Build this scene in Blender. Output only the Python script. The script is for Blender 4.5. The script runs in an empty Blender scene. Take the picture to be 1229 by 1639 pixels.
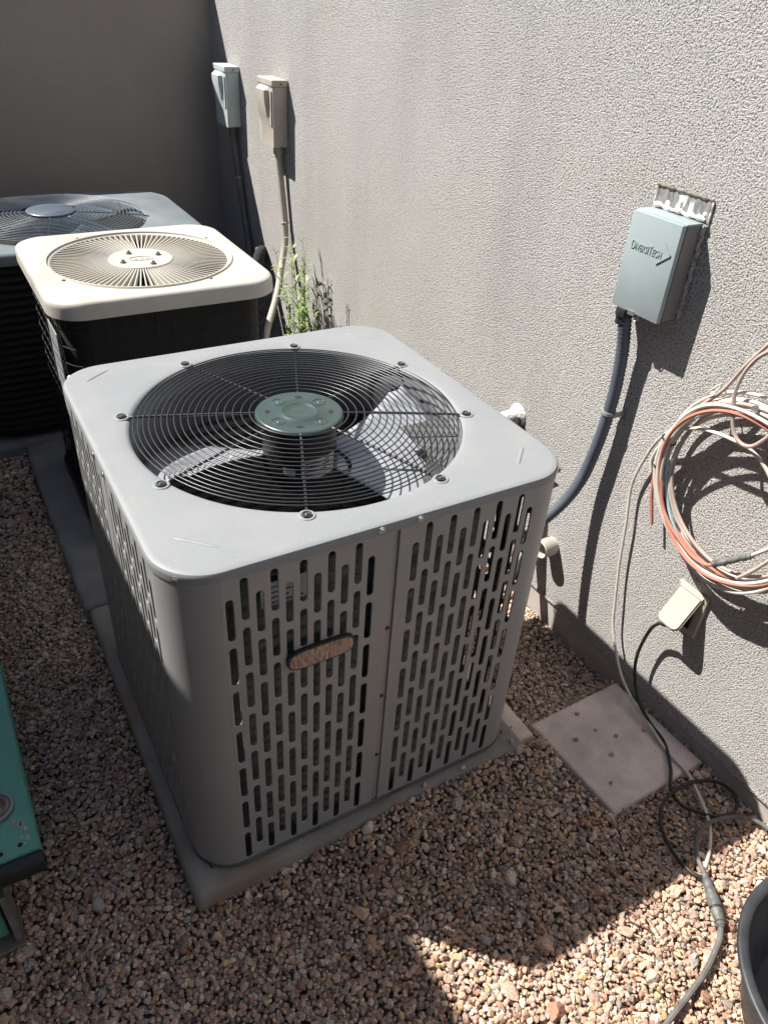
import bpy, bmesh, math, random
import numpy as np
from mathutils import Vector, Matrix
random.seed(7)
rng = np.random.default_rng(11)
PI = math.pi
S = bpy.context.scene
COL = S.collection

# ------------------------------------------------------------------ camera
cam_data = bpy.data.cameras.new('camera')
cam = bpy.data.objects.new('camera', cam_data)
COL.objects.link(cam)
yaw, pitch, roll = 0.560734, 0.615897, 0.071185
fw = Vector((math.sin(yaw) * math.cos(pitch), math.cos(yaw) * math.cos(pitch), -math.sin(pitch)))
rt = fw.cross(Vector((0, 0, 1))).normalized()
up = rt.cross(fw)
r2 = rt * math.cos(roll) + up * math.sin(roll)
u2 = up * math.cos(roll) - rt * math.sin(roll)
M = Matrix((r2, u2, -fw)).transposed().to_4x4()
M.translation = Vector((-0.53136, -1.17194, 1.43951))
cam.matrix_world = M
cam_data.sensor_fit = 'VERTICAL'
cam_data.sensor_height = 24.0
cam_data.lens = 1213.95 / 1639 * 24.0
cam_data.clip_start = 0.02
cam_data.clip_end = 400
S.camera = cam

# ------------------------------------------------------------------ light
SUN = Vector((-0.555, 0.53, 1.0)).normalized()          # towards the sun
world = bpy.data.worlds.new('World')
S.world = world
world.use_nodes = True
nt = world.node_tree
sky = nt.nodes.new('ShaderNodeTexSky')
sky.sky_type = 'NISHITA'
sky.sun_disc = False
sky.sun_elevation = math.asin(SUN.z)
sky.sun_rotation = math.atan2(SUN.x, SUN.y)
sky.air_density = 1.0
sky.dust_density = 0.6
sky.ozone_density = 1.0
bg = nt.nodes['Background']
bg.inputs['Strength'].default_value = 0.056
nt.links.new(sky.outputs[0], bg.inputs['Color'])
sd = bpy.data.lights.new('sun', 'SUN')
sd.energy = 5.0
sd.angle = math.radians(0.53)
sd.color = (1.0, 0.96, 0.90)
sun = bpy.data.objects.new('sun', sd)
COL.objects.link(sun)
sun.rotation_euler = SUN.to_track_quat('Z', 'Y').to_euler()
S.view_settings.view_transform = 'Standard'
S.view_settings.look = 'None'
S.view_settings.gamma = 1.0
S.view_settings.exposure = 0.95

# ------------------------------------------------------------------ materials
def mat(name, col, rough=0.6, metal=0.0, var=0.0, vscale=8.0, bump=0.0, bscale=200.0, spec=0.5, col2=None, c2scale=3.0,
        c2lo=0.45, c2hi=0.65, stretch=(1, 1, 1), bdist=0.002, detail=4.0, coat=0.0, rvar=0.0, dust=None):
    m = bpy.data.materials.new(name)
    m.use_nodes = True
    t = m.node_tree
    b = t.nodes['Principled BSDF']
    b.inputs['Roughness'].default_value = rough
    b.inputs['Metallic'].default_value = metal
    b.inputs['Specular IOR Level'].default_value = spec
    if coat: b.inputs['Coat Weight'].default_value = coat
    tc = t.nodes.new('ShaderNodeTexCoord')
    mp = t.nodes.new('ShaderNodeMapping')
    mp.inputs['Scale'].default_value = stretch
    t.links.new(tc.outputs['Object'], mp.inputs['Vector'])
    src = None
    def mixn(fac, a, bcol):
        mx = t.nodes.new('ShaderNodeMix'); mx.data_type = 'RGBA'
        t.links.new(fac, mx.inputs['Factor'])
        if isinstance(a, tuple): mx.inputs[6].default_value = (*a, 1)
        else: t.links.new(a, mx.inputs[6])
        mx.inputs[7].default_value = (*bcol, 1)
        return mx.outputs[2]
    src = col
    def ns(scale, det=detail):
        n = t.nodes.new('ShaderNodeTexNoise')
        n.inputs['Scale'].default_value = scale; n.inputs['Detail'].default_value = det
        t.links.new(mp.outputs[0], n.inputs['Vector'])
        return n.outputs[0]
    def ramp(fac, lo, hi):
        r = t.nodes.new('ShaderNodeMapRange')
        r.inputs[1].default_value = lo; r.inputs[2].default_value = hi
        t.links.new(fac, r.inputs[0]); return r.outputs[0]
    if var:
        src = mixn(ramp(ns(vscale), .3, .7), tuple(min(1, c * (1 + var)) for c in col), tuple(c * (1 - var) for c in col))
    if col2:
        src = mixn(ramp(ns(c2scale), c2lo, c2hi), src, col2)
    if dust:
        src = mixn(ramp(ns(230, 2), .66, .74), src, dust)
        src = mixn(ramp(ns(3.2, 5), .62, 1.1), src, dust)
    if isinstance(src, tuple): b.inputs['Base Color'].default_value = (*src, 1)
    else: t.links.new(src, b.inputs['Base Color'])
    if rvar:
        mr = t.nodes.new('ShaderNodeMapRange'); mr.inputs[3].default_value = max(0, rough - rvar); mr.inputs[4].default_value = rough + rvar
        t.links.new(ns(vscale * 2.3), mr.inputs[0]); t.links.new(mr.outputs[0], b.inputs['Roughness'])
    if bump:
        bp = t.nodes.new('ShaderNodeBump')
        bp.inputs['Strength'].default_value = bump
        bp.inputs['Distance'].default_value = bdist
        t.links.new(ns(bscale), bp.inputs['Height'])
        t.links.new(bp.outputs[0], b.inputs['Normal'])
    return m

def stucco(name, base, dark, grime, bump=1.0):
    m = bpy.data.materials.new(name); m.use_nodes = True
    t = m.node_tree; b = t.nodes['Principled BSDF']
    b.inputs['Roughness'].default_value = 0.95; b.inputs['Specular IOR Level'].default_value = 0.15
    tc = t.nodes.new('ShaderNodeTexCoord')
    def mp(s):
        q = t.nodes.new('ShaderNodeMapping'); q.inputs['Scale'].default_value = s
        t.links.new(tc.outputs['Object'], q.inputs['Vector']); return q.outputs[0]
    def ns(v, scale, det=3, rough=.5, dist=0.0):
        n = t.nodes.new('ShaderNodeTexNoise'); n.inputs['Scale'].default_value = scale; n.inputs['Detail'].default_value = det
        n.inputs['Roughness'].default_value = rough; n.inputs['Distortion'].default_value = dist
        t.links.new(v, n.inputs['Vector']); return n.outputs[0]
    def rng_(f, lo, hi, a=0., c=1.):
        r = t.nodes.new('ShaderNodeMapRange'); r.inputs[1].default_value = lo; r.inputs[2].default_value = hi
        r.inputs[3].default_value = a; r.inputs[4].default_value = c
        t.links.new(f, r.inputs[0]); return r.outputs[0]
    def mix(f, a, c):
        x = t.nodes.new('ShaderNodeMix'); x.data_type = 'RGBA'; t.links.new(f, x.inputs['Factor'])
        for i, k in ((6, a), (7, c)):
            if isinstance(k, tuple): x.inputs[i].default_value = (*k, 1)
            else: t.links.new(k, x.inputs[i])
        return x.outputs[2]
    iso = mp((1, 1, 1)); st = mp((1, 1, 0.22))
    c = mix(rng_(ns(iso, 2.2, 4), .3, .7), base, tuple(v * .9 for v in base))
    c = mix(rng_(ns(st, 4.0, 7, .62), .47, .80, 0, .36), c, dark)
    c = mix(rng_(ns(iso, 3.1, 4), .56, .8, 0, .38), c, grime)
    grain = ns(iso, 240, 2, .55, .2)
    c = mix(rng_(grain, .50, .36, 0, .72 * bump ** 2), c, tuple(v * .42 for v in dark))     # darker colour in the pits of the float finish
    t.links.new(c, b.inputs['Base Color'])
    ad = t.nodes.new('ShaderNodeMath'); ad.operation = 'MULTIPLY_ADD'
    t.links.new(ns(iso, 420, 2), ad.inputs[0]); ad.inputs[1].default_value = .6; t.links.new(grain, ad.inputs[2])
    bp = t.nodes.new('ShaderNodeBump'); bp.inputs['Strength'].default_value = bump; bp.inputs['Distance'].default_value = 0.0095
    t.links.new(ad.outputs[0], bp.inputs['Height']); t.links.new(bp.outputs[0], b.inputs['Normal'])
    return m

def stone_mat(name):
    m = bpy.data.materials.new(name); m.use_nodes = True
    t = m.node_tree; b = t.nodes['Principled BSDF']
    b.inputs['Roughness'].default_value = .9; b.inputs['Specular IOR Level'].default_value = .2
    a = t.nodes.new('ShaderNodeAttribute'); a.attribute_name = 'stone_colour'
    tc = t.nodes.new('ShaderNodeTexCoord')
    n = t.nodes.new('ShaderNodeTexNoise'); n.inputs['Scale'].default_value = 420; n.inputs['Detail'].default_value = 4
    t.links.new(tc.outputs['Object'], n.inputs['Vector'])
    r = t.nodes.new('ShaderNodeMapRange'); r.inputs[1].default_value = .32; r.inputs[2].default_value = .68
    r.inputs[3].default_value = .55; r.inputs[4].default_value = 1.35
    t.links.new(n.outputs[0], r.inputs[0])
    x = t.nodes.new('ShaderNodeVectorMath'); x.operation = 'SCALE'
    t.links.new(a.outputs['Color'], x.inputs[0]); t.links.new(r.outputs[0], x.inputs['Scale'])
    t.links.new(x.outputs[0], b.inputs['Base Color'])
    bp = t.nodes.new('ShaderNodeBump'); bp.inputs['Strength'].default_value = .55; bp.inputs['Distance'].default_value = .0015
    t.links.new(n.outputs[0], bp.inputs['Height']); t.links.new(bp.outputs[0], b.inputs['Normal'])
    return m

MT = {}
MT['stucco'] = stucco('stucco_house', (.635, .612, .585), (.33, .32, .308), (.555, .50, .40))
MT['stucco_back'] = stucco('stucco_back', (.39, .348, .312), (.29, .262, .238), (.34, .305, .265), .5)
MT['stem'] = mat('stem_concrete', (.40, .365, .33), .95, 0, .12, 12, .5, 150)
MT['soil'] = mat('gravel_bed', (.16, .12, .09), 1, 0, .3, 90, 1, 160, bdist=.006)
MT['stone'] = stone_mat('gravel_stone')
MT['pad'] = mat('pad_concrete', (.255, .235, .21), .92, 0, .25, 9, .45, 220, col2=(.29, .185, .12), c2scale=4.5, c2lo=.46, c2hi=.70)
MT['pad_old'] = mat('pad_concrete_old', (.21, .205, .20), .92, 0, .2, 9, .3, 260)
MT['paver'] = mat('paver_concrete', (.72, .585, .505), .93, 0, .16, 14, .8, 240, col2=(.52, .42, .365), c2scale=7, c2lo=.5, c2hi=.8, dust=(.40, .33, .29))
MT['paint'] = mat('grey_cabinet_paint', (.285, .283, .28), .42, 0, .04, 5, .04, 900, spec=.45, rvar=.08, dust=(.31, .285, .25))
MT['top_paint'] = mat('grey_top_paint', (.232, .243, .252), .5, 0, .035, 6, .05, 700, spec=.4, rvar=.08, col2=(.25, .255, .26), c2scale=14, dust=(.31, .30, .285))
MT['wire'] = mat('black_guard_wire', (.022, .024, .026), .36, 0, spec=.75)
MT['hub'] = mat('green_grey_hub', (.036, .058, .055), .32, 0, .06, 20, .05, 500, spec=.6)
MT['black'] = mat('black_paint', (.014, .014, .015), .4, 0, .2, 30)
MT['matt_black'] = mat('matt_black', (.012, .012, .012), .75, 0)
MT['alu'] = mat('fan_aluminium', (.44, .46, .50), .32, .35, .06, 12, .06, 60)
MT['coil'] = mat('coil_fins', (.16, .168, .165), .42, .35, .25, 40, .5, 500, stretch=(1, 1, .12), bdist=.003)
MT['shroud'] = mat('shroud_paint', (.17, .17, .185), .5, 0, .1, 12)
MT['box_side'] = mat('dull_box_side', (.19, .185, .175), .6, 0, .15, 12)
MT['pan'] = mat('base_pan', (.10, .10, .10), .6, 0, .3, 20, .2, 120)
MT['screw'] = mat('zinc_screw', (.45, .45, .45), .3, .9)
MT['dark_screw'] = mat('dark_screw', (.09, .09, .09), .45, .5)
MT['bronze'] = mat('crinkled_bronze_badge', (.44, .31, .24), .32, .3, .4, 90, 1, 110, bdist=.006, spec=.7, stretch=(2.2, 1, .7))
MT['sticker'] = mat('white_sticker', (.62, .62, .62), .5, 0, .1, 40)
MT['print'] = mat('sticker_print', (.06, .06, .07), .6, 0)
MT['beige'] = mat('beige_enamel', (.49, .47, .42), .45, 0, .05, 9, .05, 400, col2=(.36, .31, .23), c2scale=7, c2lo=.52, c2hi=.85, spec=.4)
MT['black_coil'] = mat('black_coil', (.006, .006, .006), .75, 0, .4, 40, .5, 300, stretch=(1, 1, .1))
MT['blue_grey'] = mat('weathered_blue_grey', (.085, .11, .14), .36, 0, .15, 8, .05, 300, col2=(.20, .22, .22), c2scale=6, c2lo=.5, c2hi=.8)
MT['pale_metal'] = mat('weathered_pale_grey', (.25, .275, .275), .5, 0, .12, 9)
MT['slate'] = mat('slate_enamel', (.165, .19, .205), .45, 0, .15, 8, .05, 300, dust=(.24, .25, .245))
MT['louvre'] = mat('dark_louvre', (.012, .015, .015), .7)
MT['box_blue'] = mat('pale_blue_grey_box', (.30, .355, .36), .5, 0, .07, 9, .1, 500, spec=.35)
MT['box_pale'] = mat('pale_sage_box', (.47, .53, .52), .5, 0, .05, 9)
MT['box_tan'] = mat('tan_painted_box', (.45, .405, .345), .6, 0, .08, 12, .2, 400)
MT['tan_paint'] = mat('tan_painted_conduit', (.40, .36, .30), .6, 0, .1, 12)
MT['grey_conduit'] = mat('grey_flexible_conduit', (.095, .11, .135), .5, 0, .08, 30)
MT['dark_conduit'] = mat('dark_conduit', (.12, .12, .125), .6, 0, .2, 20)
MT['rubber'] = mat('black_rubber', (.02, .021, .023), .55, 0, .3, 30, .1, 200)
MT['tub'] = mat('dusty_black_tub', (.035, .037, .042), .5, 0, .4, 14, .15, 120, col2=(.10, .10, .10), c2scale=9, c2lo=.55, c2hi=.9)
MT['cable_red'] = mat('faded_red_cable', (.47, .19, .14), .55, 0, .16, 14)
MT['cable_pink'] = mat('faded_pink_cable', (.46, .36, .315), .55, 0, .14, 14)
MT['cable_white'] = mat('off_white_cable', (.62, .57, .50), .5, 0, .1, 16)
MT['cable_blue'] = mat('pale_blue_cable', (.40, .56, .58), .5, 0, .1, 16)
MT['cord_black'] = mat('black_cord', (.022, .021, .02), .5, 0, .3, 30)
MT['cord_grey'] = mat('dusty_grey_cord', (.13, .125, .12), .7, 0, .25, 40)
MT['tape'] = mat('grey_tape', (.12, .12, .115), .55, 0, .4, 60, .6, 90)
MT['patch_white'] = mat('white_caulk', (.72, .70, .67), .9, 0, .1, 60, 1, 120, bdist=.006)
MT['patch_grey'] = mat('bare_grey_board', (.24, .235, .23), .9, 0, .4, 60, .5, 90, stretch=(1, 2.2, .8), col2=(.7, .69, .66), c2scale=22, c2lo=.54, c2hi=.62)
MT['rust_edge'] = mat('ragged_cut_edge', (.22, .19, .16), .95, 0, .3, 60)
MT['outlet_tan'] = mat('tan_outlet_cover', (.43, .385, .315), .6, 0, .1, 20, .3, 90)
MT['pvc'] = mat('painted_pvc', (.42, .385, .34), .6, 0, .1, 20)
MT['foam_white'] = mat('white_foam', (.66, .63, .57), .9, 0, .15, 50, 1, 90, bdist=.006)
MT['copper'] = mat('copper_tube', (.40, .18, .09), .4, .8, .2, 30)
MT['insul'] = mat('black_foam_insulation', (.018, .018, .019), .9, 0, .3, 50, .6, 120)
MT['green_fibreglass'] = mat('green_fibreglass', (.115, .35, .25), .45, 0, .08, 14, .15, 260, col2=(.20, .42, .33), c2scale=26, c2lo=.62, c2hi=.72, stretch=(1, .5, 1))
MT['steel'] = mat('dull_steel', (.42, .42, .42), .4, .8, .2, 30)
MT['brown_steel'] = mat('dusty_steel', (.20, .17, .145), .5, .4, .2, 40)
MT['worn'] = mat('worn_paint', (.46, .42, .33), .8, 0, .2, 60)
MT['leaf'] = mat('weed_leaf', (.17, .27, .055), .55, 0, .35, 30)
MT['leaf_pale'] = mat('weed_leaf_pale', (.30, .37, .14), .55, 0, .3, 30)
MT['stem_green'] = mat('weed_stem', (.17, .20, .07), .6, 0, .2, 30)
MT['dry'] = mat('dry_weed', (.075, .06, .055), .8, 0, .3, 30)
MT['twig'] = mat('dry_twig', (.24, .13, .075), .8, 0, .3, 60)

# ------------------------------------------------------------------ mesh builder
class MB:
    def __init__(s): s.v = []; s.f = []
    def add(s, v, f):
        o = len(s.v); s.v += [tuple(p) for p in v]; s.f += [tuple(i + o for i in q) for q in f]; return s
    def box(s, x0, x1, y0, y1, z0, z1, bev=0.0):
        if bev <= 0:
            v = [(x, y, z) for z in (z0, z1) for y in (y0, y1) for x in (x0, x1)]
            return s.add(v, [(0, 2, 3, 1), (4, 5, 7, 6), (0, 1, 5, 4), (2, 6, 7, 3), (0, 4, 6, 2), (1, 3, 7, 5)])
        bm = bmesh.new()
        bmesh.ops.create_cube(bm, size=1)
        for w in bm.verts:
            w.co = Vector(((x0 + x1) / 2 + w.co.x * (x1 - x0), (y0 + y1) / 2 + w.co.y * (y1 - y0), (z0 + z1) / 2 + w.co.z * (z1 - z0)))
        bmesh.ops.bevel(bm, geom=bm.edges[:], offset=bev, segments=2, affect='EDGES', profile=.5)
        bm.verts.index_update()
        s.add([w.co[:] for w in bm.verts], [[w.index for w in q.verts] for q in bm.faces]); bm.free(); return s
    def tube(s, pts, rad, n=8, smooth=6, cap=True, closed=False):
        P = spline(pts, smooth, closed) if smooth else [Vector(q) for q in pts]
        k = len(P); R = rad if callable(rad) else (lambda i, k: rad)
        T = []
        for i in range(k):
            a = P[(i - 1) % k] if (closed or i) else P[0]; b = P[(i + 1) % k] if (closed or i < k - 1) else P[-1]
            T.append((b - a).normalized())
        N = T[0].orthogonal().normalized(); v = []; f = []
        for i in range(k):
            if i:
                ax = T[i - 1].cross(T[i])
                if ax.length > 1e-7: N = Matrix.Rotation(T[i - 1].angle(T[i]), 3, ax.normalized()) @ N
            B = T[i].cross(N); r = R(i, k)
            for j in range(n):
                a = 2 * PI * j / n; v.append(P[i] + (N * math.cos(a) + B * math.sin(a)) * r)
        m = k if closed else k - 1
        for i in range(m):
            for j in range(n):
                a = i * n + j; b = i * n + (j + 1) % n; c = ((i + 1) % k) * n + (j + 1) % n; d = ((i + 1) % k) * n + j
                f.append((a, b, c, d))
        if cap and not closed: f += [tuple(range(n))[::-1], tuple(range((k - 1) * n, k * n))]
        return s.add(v, f)
    def lathe(s, prof, n=32, c=(0, 0, 0), axis='z', cap=True):
        v = []; f = []
        for r, h in prof:
            for j in range(n):
                a = 2 * PI * j / n; x, y = r * math.cos(a), r * math.sin(a)
                if axis == 'z': v.append((c[0] + x, c[1] + y, c[2] + h))
                elif axis == 'x': v.append((c[0] + h, c[1] + x, c[2] + y))
                else: v.append((c[0] + y, c[1] + h, c[2] + x))
        for i in range(len(prof) - 1):
            for j in range(n): f.append((i * n + j, i * n + (j + 1) % n, (i + 1) * n + (j + 1) % n, (i + 1) * n + j))
        if cap: f += [tuple(range(n))[::-1], tuple(range((len(prof) - 1) * n, len(prof) * n))]
        return s.add(v, f)
    def prism(s, poly, z0, z1, tf=None):
        n = len(poly); v = [(x, y, z) for z in (z0, z1) for x, y in poly]
        if tf: v = [tf(*q) for q in v]
        return s.add(v, [tuple(range(n))[::-1], tuple(range(n, 2 * n))] + [(i, (i + 1) % n, n + (i + 1) % n, n + i) for i in range(n)])
    def mesh(s, name, m, smooth=False, sharp=40):
        me = bpy.data.meshes.new(name); me.from_pydata(s.v, [], s.f); me.update()
        bm = bmesh.new(); bm.from_mesh(me); bmesh.ops.recalc_face_normals(bm, faces=bm.faces[:]); bm.to_mesh(me); bm.free()
        if smooth:
            me.polygons.foreach_set('use_smooth', [True] * len(me.polygons))
            me.set_sharp_from_angle(angle=math.radians(sharp))
        me.materials.append(m); return me
    def build(s, name, m, parent=None, smooth=False, sharp=40):
        return link(name, s.mesh(name, m, smooth, sharp), parent)

def link(name, me, parent=None, loc=None, rot=None):
    o = bpy.data.objects.new(name, me); COL.objects.link(o)
    if parent: o.parent = parent
    if loc: o.location = loc
    if rot: o.rotation_euler = rot
    return o
def tag(o, label, cat, group=None):
    o['label'] = label; o['category'] = cat
    if group: o['group'] = group
    return o
def thing(name, label, cat, loc=(0, 0, 0), group=None):
    o = bpy.data.objects.new(name, None); o.empty_display_size = .05; COL.objects.link(o); o.location = loc
    return tag(o, label, cat, group)
def struct(o): o['kind'] = 'structure'; return o
def spline(pts, k=6, closed=False):
    P = [Vector(q) for q in pts]; n = len(P); out = []
    rngi = range(n if closed else n - 1)
    for i in rngi:
        g = lambda j: P[j % n] if closed else P[max(0, min(n - 1, j))]
        p0, p1, p2, p3 = g(i - 1), g(i), g(i + 1), g(i + 2)
        for t in range(k):
            u = t / k
            out.append(.5 * ((2 * p1) + (p2 - p0) * u + (2 * p0 - 5 * p1 + 4 * p2 - p3) * u * u + (3 * p1 - p0 - 3 * p2 + p3) * u ** 3))
    if not closed: out.append(P[-1])
    return out
def rsq(w, d, r, n=10):                                      # rounded rectangle, ccw
    out = []
    for cx, cy, a0 in ((w / 2 - r, d / 2 - r, 0), (-w / 2 + r, d / 2 - r, 90), (-w / 2 + r, -d / 2 + r, 180), (w / 2 - r, -d / 2 + r, 270)):
        for i in range(n + 1):
            a = math.radians(a0 + 90 * i / n); out.append((cx + r * math.cos(a), cy + r * math.sin(a)))
    return out
def loft(mb, rings, cap0=False, cap1=False, closed=True):
    n = len(rings[0]); v = [q for r in rings for q in r]; f = []
    for i in range(len(rings) - 1):
        for j in range(n if closed else n - 1):
            f.append((i * n + j, i * n + (j + 1) % n, (i + 1) * n + (j + 1) % n, (i + 1) * n + j))
    if cap0: f.append(tuple(range(n))[::-1])
    if cap1: f.append(tuple(range((len(rings) - 1) * n, len(rings) * n)))
    mb.add(v, f); return mb
def polar_rsq(w, d, r, angs, cx=0, cy=0):
    """points of a rounded rectangle hit by rays from (cx,cy) at given angles"""
    P = rsq(w, d, r, 16); out = []
    A = [math.atan2(y - cy, x - cx) % (2 * PI) for x, y in P]
    idx = sorted(range(len(P)), key=lambda i: A[i]); k = len(idx)
    for a in angs:
        a %= 2 * PI
        for q in range(k):
            i, j = idx[q - 1], idx[q]
            lo, hi = A[i], A[j]
            if q == 0:
                lo -= 2 * PI
                aa = a if a <= hi else a - 2 * PI
            else: aa = a
            if lo - 1e-9 <= aa <= hi + 1e-9:
                x1, y1 = P[i]; x2, y2 = P[j]; dx, dy = math.cos(a), math.sin(a)
                den = dx * (y2 - y1) - dy * (x2 - x1)
                if abs(den) < 1e-12: out.append((x1, y1)); break
                t = ((x1 - cx) * (y2 - y1) - (y1 - cy) * (x2 - x1)) / den
                out.append((cx + dx * t, cy + dy * t)); break
    return out
def curve_plate(name, outer, holes, ext, bev, m):
    """flat plate with holes: 2-D curve, thickness 2*(ext+bev), converted to mesh (local x,y plane)"""
    c = bpy.data.curves.new(name, 'CURVE'); c.dimensions = '2D'; c.fill_mode = 'BOTH'; c.extrude = ext; c.bevel_depth = bev; c.bevel_resolution = 1
    for loop in [outer] + holes:
        sp = c.splines.new('POLY'); sp.points.add(len(loop) - 1); sp.use_cyclic_u = True
        for q, (x, y) in zip(sp.points, loop): q.co = (x, y, 0, 1)
    o = bpy.data.objects.new(name, c); COL.objects.link(o)
    dg = bpy.context.evaluated_depsgraph_get(); me = bpy.data.meshes.new_from_object(o.evaluated_get(dg))
    bpy.data.objects.remove(o); bpy.data.curves.remove(c)
    me.name = name; me.materials.clear(); me.materials.append(m)
    return me
def capsule(cx, z0, z1, w, n=6):
    r = w / 2
    return [(cx + r * math.cos(PI * i / n), z1 - r + r * math.sin(PI * i / n)) for i in range(n + 1)] + \
           [(cx + r * math.cos(PI + PI * i / n), z0 + r + r * math.sin(PI + PI * i / n)) for i in range(n + 1)]
_screw = {}
def screw(loc, axis, parent, m='screw', r=.0048, name='screw'):
    key = (m, r)
    if key not in _screw:
        _screw[key] = MB().lathe([(r * 1.45, 0), (r * 1.45, r * .3), (r, r * .35), (r, r * .8), (r * .8, r * .92)], 8).mesh('screw', MT[m])
    o = link(name, _screw[key], parent, loc)
    o.rotation_euler = Vector(axis).to_track_quat('Z', 'Y').to_euler(); return o

WX = 0.766          # plane of the house wall
GZ = -0.047         # gravel surface

# ================================================================== SETTING
def sms0(a, b, v):
    u = min(1, max(0, (v - a) / (b - a))); return u * u * (3 - 2 * u)
gx = [-60, -5, 0, .4] + [.45 + .03 * i for i in range(12)] + [5, 60]; gy = [-60, -5, -.4] + [-.36 + .02 * i for i in range(8)] + [5, 60]
g = MB().add([(x, y, -.040 * sms0(.46, .72, x) * sms0(-.36, -.27, y)) for y in gy for x in gx], [(j * len(gx) + i, j * len(gx) + i + 1, (j + 1) * len(gx) + i + 1, (j + 1) * len(gx) + i) for j in range(len(gy) - 1) for i in range(len(gx) - 1)]).build('ground', MT['soil']); g.location = (0, 0, -.066); struct(g)

w = MB().box(0, .2, -6.0, 2.587, .004, 2.9).build('house_wall', MT['stucco']); w.location = (WX, 0, 0)
tag(w, 'pale stucco house wall in sunlight on the right', 'wall')
MB().box(WX + .005, WX + .19, -6.0, 2.587, -.3, .003).build('stem_wall', MT['stem'], w).location = (-WX, 0, 0)
sc = MB().box(-.0025, .01, -6.0, 2.58, -.004, .0035).build('weep_screed', MT['stucco'], w)
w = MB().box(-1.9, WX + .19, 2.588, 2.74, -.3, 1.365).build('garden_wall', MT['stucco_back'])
tag(w, 'dark stucco wall in shade closing off the far end', 'wall')
MB().box(-1.92, WX - .002, 2.56, 2.77, 1.366, 1.40).build('cap', MT['stem'], w)
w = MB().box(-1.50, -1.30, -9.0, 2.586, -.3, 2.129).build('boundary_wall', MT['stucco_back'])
tag(w, 'tall stucco boundary wall left of the green ladder, throwing the left shade', 'wall')
MB().box(-1.52, -1.28, -9.0, 2.57, 2.13, 2.163).build('cap', MT['stem'], w)

# concrete pads (weathered, rounded edges)
def pad(x0, x1, y0, y1, z1, m, label, group='concrete pads under the air conditioners'):
    t = MB(); n = 24; rings = []
    for ins, z in ((0, -.10), (0, z1 - .016), (.003, z1 - .007), (.009, z1 - .002), (.02, z1)):
        w_, d_ = x1 - x0 - 2 * ins, y1 - y0 - 2 * ins; pr = []
        P = rsq(w_, d_, .012 + ins * .3, 3)
        for x, y in P: pr.append(((x0 + x1) / 2 + x, (y0 + y1) / 2 + y, z))
        rings.append(pr)
    loft(t, rings, False, True)
    return tag(t.build('concrete_pad', m, None, True, 50), label, 'pad', group)
pad(-.397, .391, -.392, .508, -.004, MT['pad'], 'concrete pad with rusty dirty edge under the nearest grey air conditioner')
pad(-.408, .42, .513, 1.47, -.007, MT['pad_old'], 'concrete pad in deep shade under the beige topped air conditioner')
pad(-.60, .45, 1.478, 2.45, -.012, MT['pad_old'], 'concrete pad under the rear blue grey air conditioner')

# paver against the wall
pv = MB()
PVC = [(.462, -.336), (.752, -.330), (.762, -.612), (.474, -.618)]
pr = []
cxp = sum(q[0] for q in PVC) / 4; cyp = sum(q[1] for q in PVC) / 4
for ins, z in ((0, -.085), (0, -.046), (.003, -.042), (.008, -.0405)):
    pr.append([(cxp + (x - cxp) * (1 - ins / .15), cyp + (y - cyp) * (1 - ins / .15), z) for x, y in PVC])
loft(pv, pr, False, True)
tag(pv.build('paver', MT['paver'], None, True, 50), 'square pinkish concrete paver lying on the gravel against the house wall', 'paver')

pv = MB(); loft(pv, [[(.416 + x, -.2235 + y, z) for x, y in rsq(.046 - 2 * i, .297 - 2 * i, .004, 2)] for i, z in ((0, -.08), (0, -.030), (.003, -.0265), (.007, -.0255))], False, True)
tag(pv.build('paver_strip', MT['paver'], None, True, 50), 'narrow tan slab strip beside the right foot of the nearest air conditioner', 'paver')

# ------------------------------------------------------------------ gravel (crushed stone, nobody could count it)
def ico():
    bm = bmesh.new(); bmesh.ops.create_icosphere(bm, subdivisions=2, radius=1); bm.verts.ensure_lookup_table()
    v = np.array([q.co[:] for q in bm.verts]); f = np.array([[w.index for w in q.verts] for q in bm.faces]); bm.free()
    bm = bmesh.new(); bmesh.ops.create_icosphere(bm, subdivisions=1, radius=1); bm.verts.ensure_lookup_table()
    v1 = np.array([q.co[:] for q in bm.verts]); f1 = np.array([[w.index for w in q.verts] for q in bm.faces]); bm.free()
    return (v, f), (v1, f1)
HI, LO = ico()
def variants(base, n, k):
    out = []
    for _ in range(n):
        v = base[0].copy()
        for _ in range(k):                                   # chop with random planes: broken faces
            d = rng.normal(size=3); d /= np.linalg.norm(d); h = rng.uniform(.42, .80)
            s = v @ d; over = s > h; v[over] -= np.outer(s[over] - h, d)
        v *= np.array([rng.uniform(.95, 1.4), rng.uniform(.8, 1.15), rng.uniform(.65, 1.0)])
        v += rng.normal(scale=.03, size=v.shape)
        out.append(v)
    return out
VH, VL = variants(HI, 24, 9), variants(LO, 16, 5)
PAL = np.array([(.46, .34, .26), (.52, .42, .33), (.40, .31, .25), (.36, .335, .31), (.34, .21, .15), (.58, .51, .43), (.22, .20, .185), (.47, .355, .20), (.43, .29, .25), (.30, .25, .21)])
PAL = PAL * np.array([1.20, 1.10, 1.03])
PW = np.array([.22, .17, .16, .12, .07, .09, .05, .04, .05, .03]); PW /= PW.sum()
PADS = [(-.397, .391, -.392, .508), (.392, .439, -.372, -.075), (-.408, .42, .513, 1.47), (-.60, .45, 1.478, 2.45)]
def sms(a, b, v):
    u = min(1, max(0, (v - a) / (b - a))); return u * u * (3 - 2 * u)
def dip(x, y): return -.040 * sms(.46, .72, x) * sms(-.36, -.27, y)
def heap(x, y):
    if y > -.385: return 0
    return .036 * math.exp(-((y + .385) / .05) ** 2) * sms(-.30, .10, x) * (1 - sms(.42, .5, x)) + .004 * math.sin(x * 9 + 1) * math.sin(y * 11)
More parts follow.
